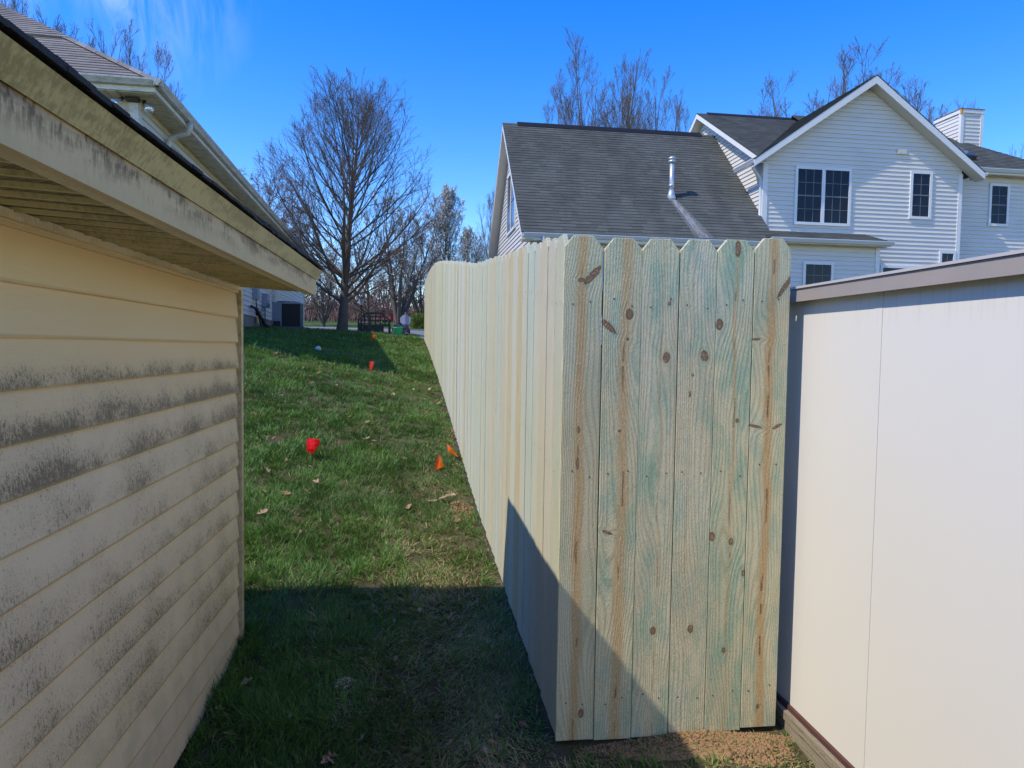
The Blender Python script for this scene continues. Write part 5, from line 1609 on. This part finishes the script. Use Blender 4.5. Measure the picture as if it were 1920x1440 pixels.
flag(838, 862, [(0, 0, 0), (.045, .01, -.045), (.095, .02, -.115), (.065, .02, -.11), (.012, 0, -.075)], ORG, 'orange survey flag touching the fence foot, the farther of the pair', .15)
flag(694, 703, [(0, 0, 0), (.05, .01, -.01), (.045, .01, -.10), (.012, 0, -.16), (-.02, 0, -.08)], (.75, .06, .02), 'small red survey flag at the edge of the house shadow', .2)
flag(696, 646, [(0, 0, 0), (.10, .01, .02), (.07, .01, -.05), (.005, 0, -.14)], (.85, .16, .02), 'distant orange survey flag in shade below the black bench', .2)
# pale stone in the shaded grass
p = pix_ground(596, 660)
bm = bmesh.new(); bmesh.ops.create_icosphere(bm, subdivisions=2, radius=.06)
for v in bm.verts: v.co *= 1 + .25 * math.sin(v.co.x * 50 + 1) * math.cos(v.co.y * 43); v.co.z *= .7
me = bpy.data.meshes.new('stone'); bm.to_mesh(me); bm.free(); me.materials.append(plain('pale_stone', (.55, .55, .56), .8, .2))
o = bpy.data.objects.new('stone', me); COL.objects.link(o); o.location = (p.x, p.y, p.z + .05)
tag(o, 'pale grey stone lying in the shaded grass left of centre', 'stone')

# ------------------------------------------------------------------ things at the top of the lawn
M_BLKM = plain('black_metal', (.012, .012, .013), .45, .4)
# bench seen from behind, lattice back
bp = pix_depth(701, 630, 24.0); bz = gz(bp.x, 24.0)
bn = Frame('garden_bench', (bp.x, 24.0, bz), 'black garden bench with lattice back at the crest of the lawn', 'bench')
W = .50
X0, Y_, = bp.x, 24.0
def arch(x): 
    a = abs(x) / W
    return .72 if a < .52 else .72 - (a - .52) / .48 * .22
for s in (-1, 1):
    for yy in (0, .45):
        bn.part('leg', MB().box(X0 + s * W - .03, X0 + s * W + .03, Y_ + yy - .025, Y_ + yy + .025, bz - .03, bz + (.50 if yy == 0 else .36)), M_BLKM)
mb = MB()
xs_ = np.linspace(-W, W, 13)
for a, b in zip(xs_[:-1], xs_[1:]):
    mb.prism([(X0 + a, Y_ - .02, bz + arch(a) - .05), (X0 + b, Y_ - .02, bz + arch(b) - .05), (X0 + b, Y_ - .02, bz + arch(b)), (X0 + a, Y_ - .02, bz + arch(a))], (0, .04, 0))
bn.part('top_rail', mb, M_BLKM)
for zz in (.34, .46, .58):
    xm = W - .02 if zz < .55 else .38
    bn.part('back_slat', MB().box(X0 - xm, X0 + xm, Y_ - .012, Y_ + .012, bz + zz - .018, bz + zz + .018), M_BLKM)
for xx in (-.30, -.12, .05, .21, .36):
    bn.part('back_upright', MB().box(X0 + xx - .02, X0 + xx + .02, Y_ - .0135, Y_ + .0135, bz + .30, bz + arch(xx) - .02), M_BLKM)
bn.part('seat', MB().box(X0 - W, X0 + W, Y_ + .026, Y_ + .50, bz + .27, bz + .31), M_BLKM)
bn.part('apron', MB().box(X0 - .36, X0 + .32, Y_ + .0, Y_ + .02, bz - .02, bz + .29), M_BLKM)
# lamp post
lp = pix_depth(677, 628, 29.5); lz = gz(lp.x, 29.5); lt = pix_depth(677, 556, 29.5).z - lz
lm = Frame('lamp_post', (lp.x, 29.5, lz), 'slender black lamp post with lantern between the tree and the bench', 'lamp post')
lm.part('pole', MB().lathe([(.07, -.1), (.07, .30), (.035, .36), (.030, lt - .38), (.05, lt - .34)], (lp.x, 29.5, lz), 10), M_BLKM, None, True)
lm.part('lantern', MB().lathe([(.06, lt - .34), (.11, lt - .10)], (lp.x, 29.5, lz), 6), plain('lantern_glass', (.35, .37, .42), .2, .5))
lm.part('lantern_cap', MB().lathe([(.13, lt - .10), (.06, lt - .03), (.015, lt)], (lp.x, 29.5, lz), 6), M_BLKM)
# stop sign seen from behind
sp_ = pix_depth(760, 600, 34.5); sz = gz(sp_.x, 34.5)
sg = Frame('stop_sign', (sp_.x, 34.5, sz), 'octagonal road sign seen from its plain grey back', 'sign')
oc = [(sp_.x + .265 * math.cos(a), 34.5, sp_.z + .265 * math.sin(a)) for a in np.arange(8) * math.pi / 4 + math.pi / 8]
sg.part('plate', MB().prism(oc, (0, .004, 0)), plain('bare_aluminium', (.42, .43, .48), .5, .4, .06))
sg.part('post', MB().box(sp_.x - .03, sp_.x + .03, 34.46, 34.498, sz - .1, sp_.z + .36), plain('galvanised_post', (.30, .31, .33), .5, .4, .1))
# green bucket and draped folding chair near the road edge
p = pix_depth(746, 634, 22.5); zz = gz(p.x, p.y)
bk = Frame('bucket', (p.x, p.y, zz), 'bright green plastic bucket at the crest of the lawn', 'bucket')
bk.part('body', MB().lathe([(.12, -.02), (.155, .25), (.165, .26), (.165, .28), (.15, .28), (.115, .02)], (p.x, p.y, zz), 20), plain('green_plastic', (.02, .42, .14), .4, .4, .05), None, True)
bk.part('handle', MB().tube([(p.x + .16 * math.cos(a), p.y + .02, zz + .27 + .12 * math.sin(a)) for a in np.linspace(0, math.pi, 9)], .005, 6), M_BLKM)
c = Vector((p.x + .05, p.y + .45, gz(p.x, p.y + .45)))
chn = Frame('folding_stool', tuple(c), 'low dark folding stool with a jacket thrown over it, beside the green bucket', 'stool')
for sx in (-.22, .22):
    for sy in (-.18, .18):
        chn.part('leg', MB().tube([(c.x + sx, c.y + sy, c.z - .03), (c.x + sx, c.y - sy * .8, c.z + .25)], .014, 6), M_BLKM)
chn.part('seat', MB().box(c.x - .24, c.x + .24, c.y - .2, c.y + .2, c.z + .21, c.z + .24), M_BLKM)
bm = bmesh.new(); bmesh.ops.create_grid(bm, x_segments=18, y_segments=14, size=1)
for v in bm.verts:
    x, y = v.co.x, v.co.y
    edge = max(0, abs(x) - .72) + max(0, abs(y) - .65)
    v.co = Vector((c.x + .03 + x * .29, c.y + y * .24, c.z + .32 + .035 * math.sin(x * 6 + y * 3) + .03 * math.sin(y * 9) - edge * .55))
g = bmesh.ops.extrude_face_region(bm, geom=bm.faces[:])
for v in [q for q in g['geom'] if isinstance(q, bmesh.types.BMVert)]: v.co.z -= .012
bmesh.ops.recalc_face_normals(bm, faces=bm.faces[:])
me = bpy.data.meshes.new('jacket'); bm.to_mesh(me); bm.free(); me.materials.append(plain('dark_plum_fabric', (.06, .055, .085), .9, .1, .3, 10))
me.polygons.foreach_set('use_smooth', [True] * len(me.polygons))
o = bpy.data.objects.new('jacket', me); COL.objects.link(o)
tag(o, 'dark plum jacket draped over the low folding stool', 'jacket')
# clipped hedge across the road
hp = pix_depth(782, 626, 47.0); hz = gz(hp.x, 47)
rng = np.random.default_rng(4)
n = 5200
pos = np.stack([rng.uniform(-.42, 1.0, n), rng.uniform(-.6, .6, n), rng.uniform(0, 1.0, n)], -1)
pos[:, 2] *= 1 - .12 * (pos[:, 0] * 1.2) ** 2
a1 = rng.normal(0, 1, (n, 3)); a1 /= np.linalg.norm(a1, axis=1, keepdims=True); a2 = np.cross(a1, rng.normal(0, 1, (n, 3))); a2 /= np.linalg.norm(a2, axis=1, keepdims=True)
s = rng.uniform(.025, .05, (n, 1))
q = np.stack([pos - a1 * s, pos + a2 * s * .6, pos + a1 * s, pos - a2 * s * .6], 1).reshape(-1, 3)
hg = Frame('hedge', (hp.x, 47.0, hz), 'clipped yellow-green hedge across the road beside the fence end', 'hedge')
o = bpy.data.objects.new('foliage', big_mesh('foliage', q, np.arange(4 * n).reshape(n, 4), [plain('hedge_leaf', (.13, .17, .02), .6, .3, .4, 5)], smooth=False)); COL.objects.link(o); o.parent = hg.o
mb = MB()
for xx in (-.2, .15, .5, .8): mb.tube([(hp.x + xx, 47.0, hz - .1), (hp.x + xx + .05, 47.0, hz + .7)], .03, 6)
hg.part('stems', mb, M_BARK)

# red car parked far down the street, seen from behind
cp = pix_depth(728, 614, 78.0); cz = gz(cp.x, 78.0)
cr = Frame('parked_car', (cp.x, 78.0, cz), 'small red car parked far away beyond the bench', 'car')
M_RED = plain('red_car_paint', (.55, .015, .015), .25, .5, .05); M_TYRE = plain('tyre_rubber', (.02, .02, .02), .9, .2); M_CGL = plain('car_glass', (.03, .035, .04), .08, .6)
cx, cy = cp.x, 78.0
prof = [(-.85, .25), (-.88, .6), (-.84, .88), (-.62, 1.38), (.62, 1.38), (.84, .88), (.88, .6), (.85, .25)]
cr.part('body', MB().prism([(cx + a, cy, cz + b) for a, b in prof], (0, 4.0, 0)), M_RED)
cr.part('rear_window', MB().prism([(cx - .70, cy - .01, cz + .92), (cx + .70, cy - .01, cz + .92), (cx + .55, cy - .01, cz + 1.30), (cx - .55, cy - .01, cz + 1.30)], (0, .008, 0)), M_CGL)
for s_ in (-1, 1):
    cr.part('tail_light', MB().box(cx + s_ * .74 - .08, cx + s_ * .74 + .08, cy - .02, cy - .002, cz + .68, cz + .86), plain('tail_lens', (.35, .01, .01), .2, .5))
    for yy in (.7, 3.2):
        w = cr.part('wheel', MB().tube([(cx + s_ * .89, cy + yy, cz + .30), (cx + s_ * .70, cy + yy, cz + .30)], .30, 14), M_TYRE)
        cr.part('hub', MB().tube([(cx + s_ * .895, cy + yy, cz + .30), (cx + s_ * .885, cy + yy, cz + .30)], .18, 10), M_GREY, w)
cr.part('bumper', MB().box(cx - .86, cx + .86, cy - .06, cy - .003, cz + .32, cz + .50), M_RED)
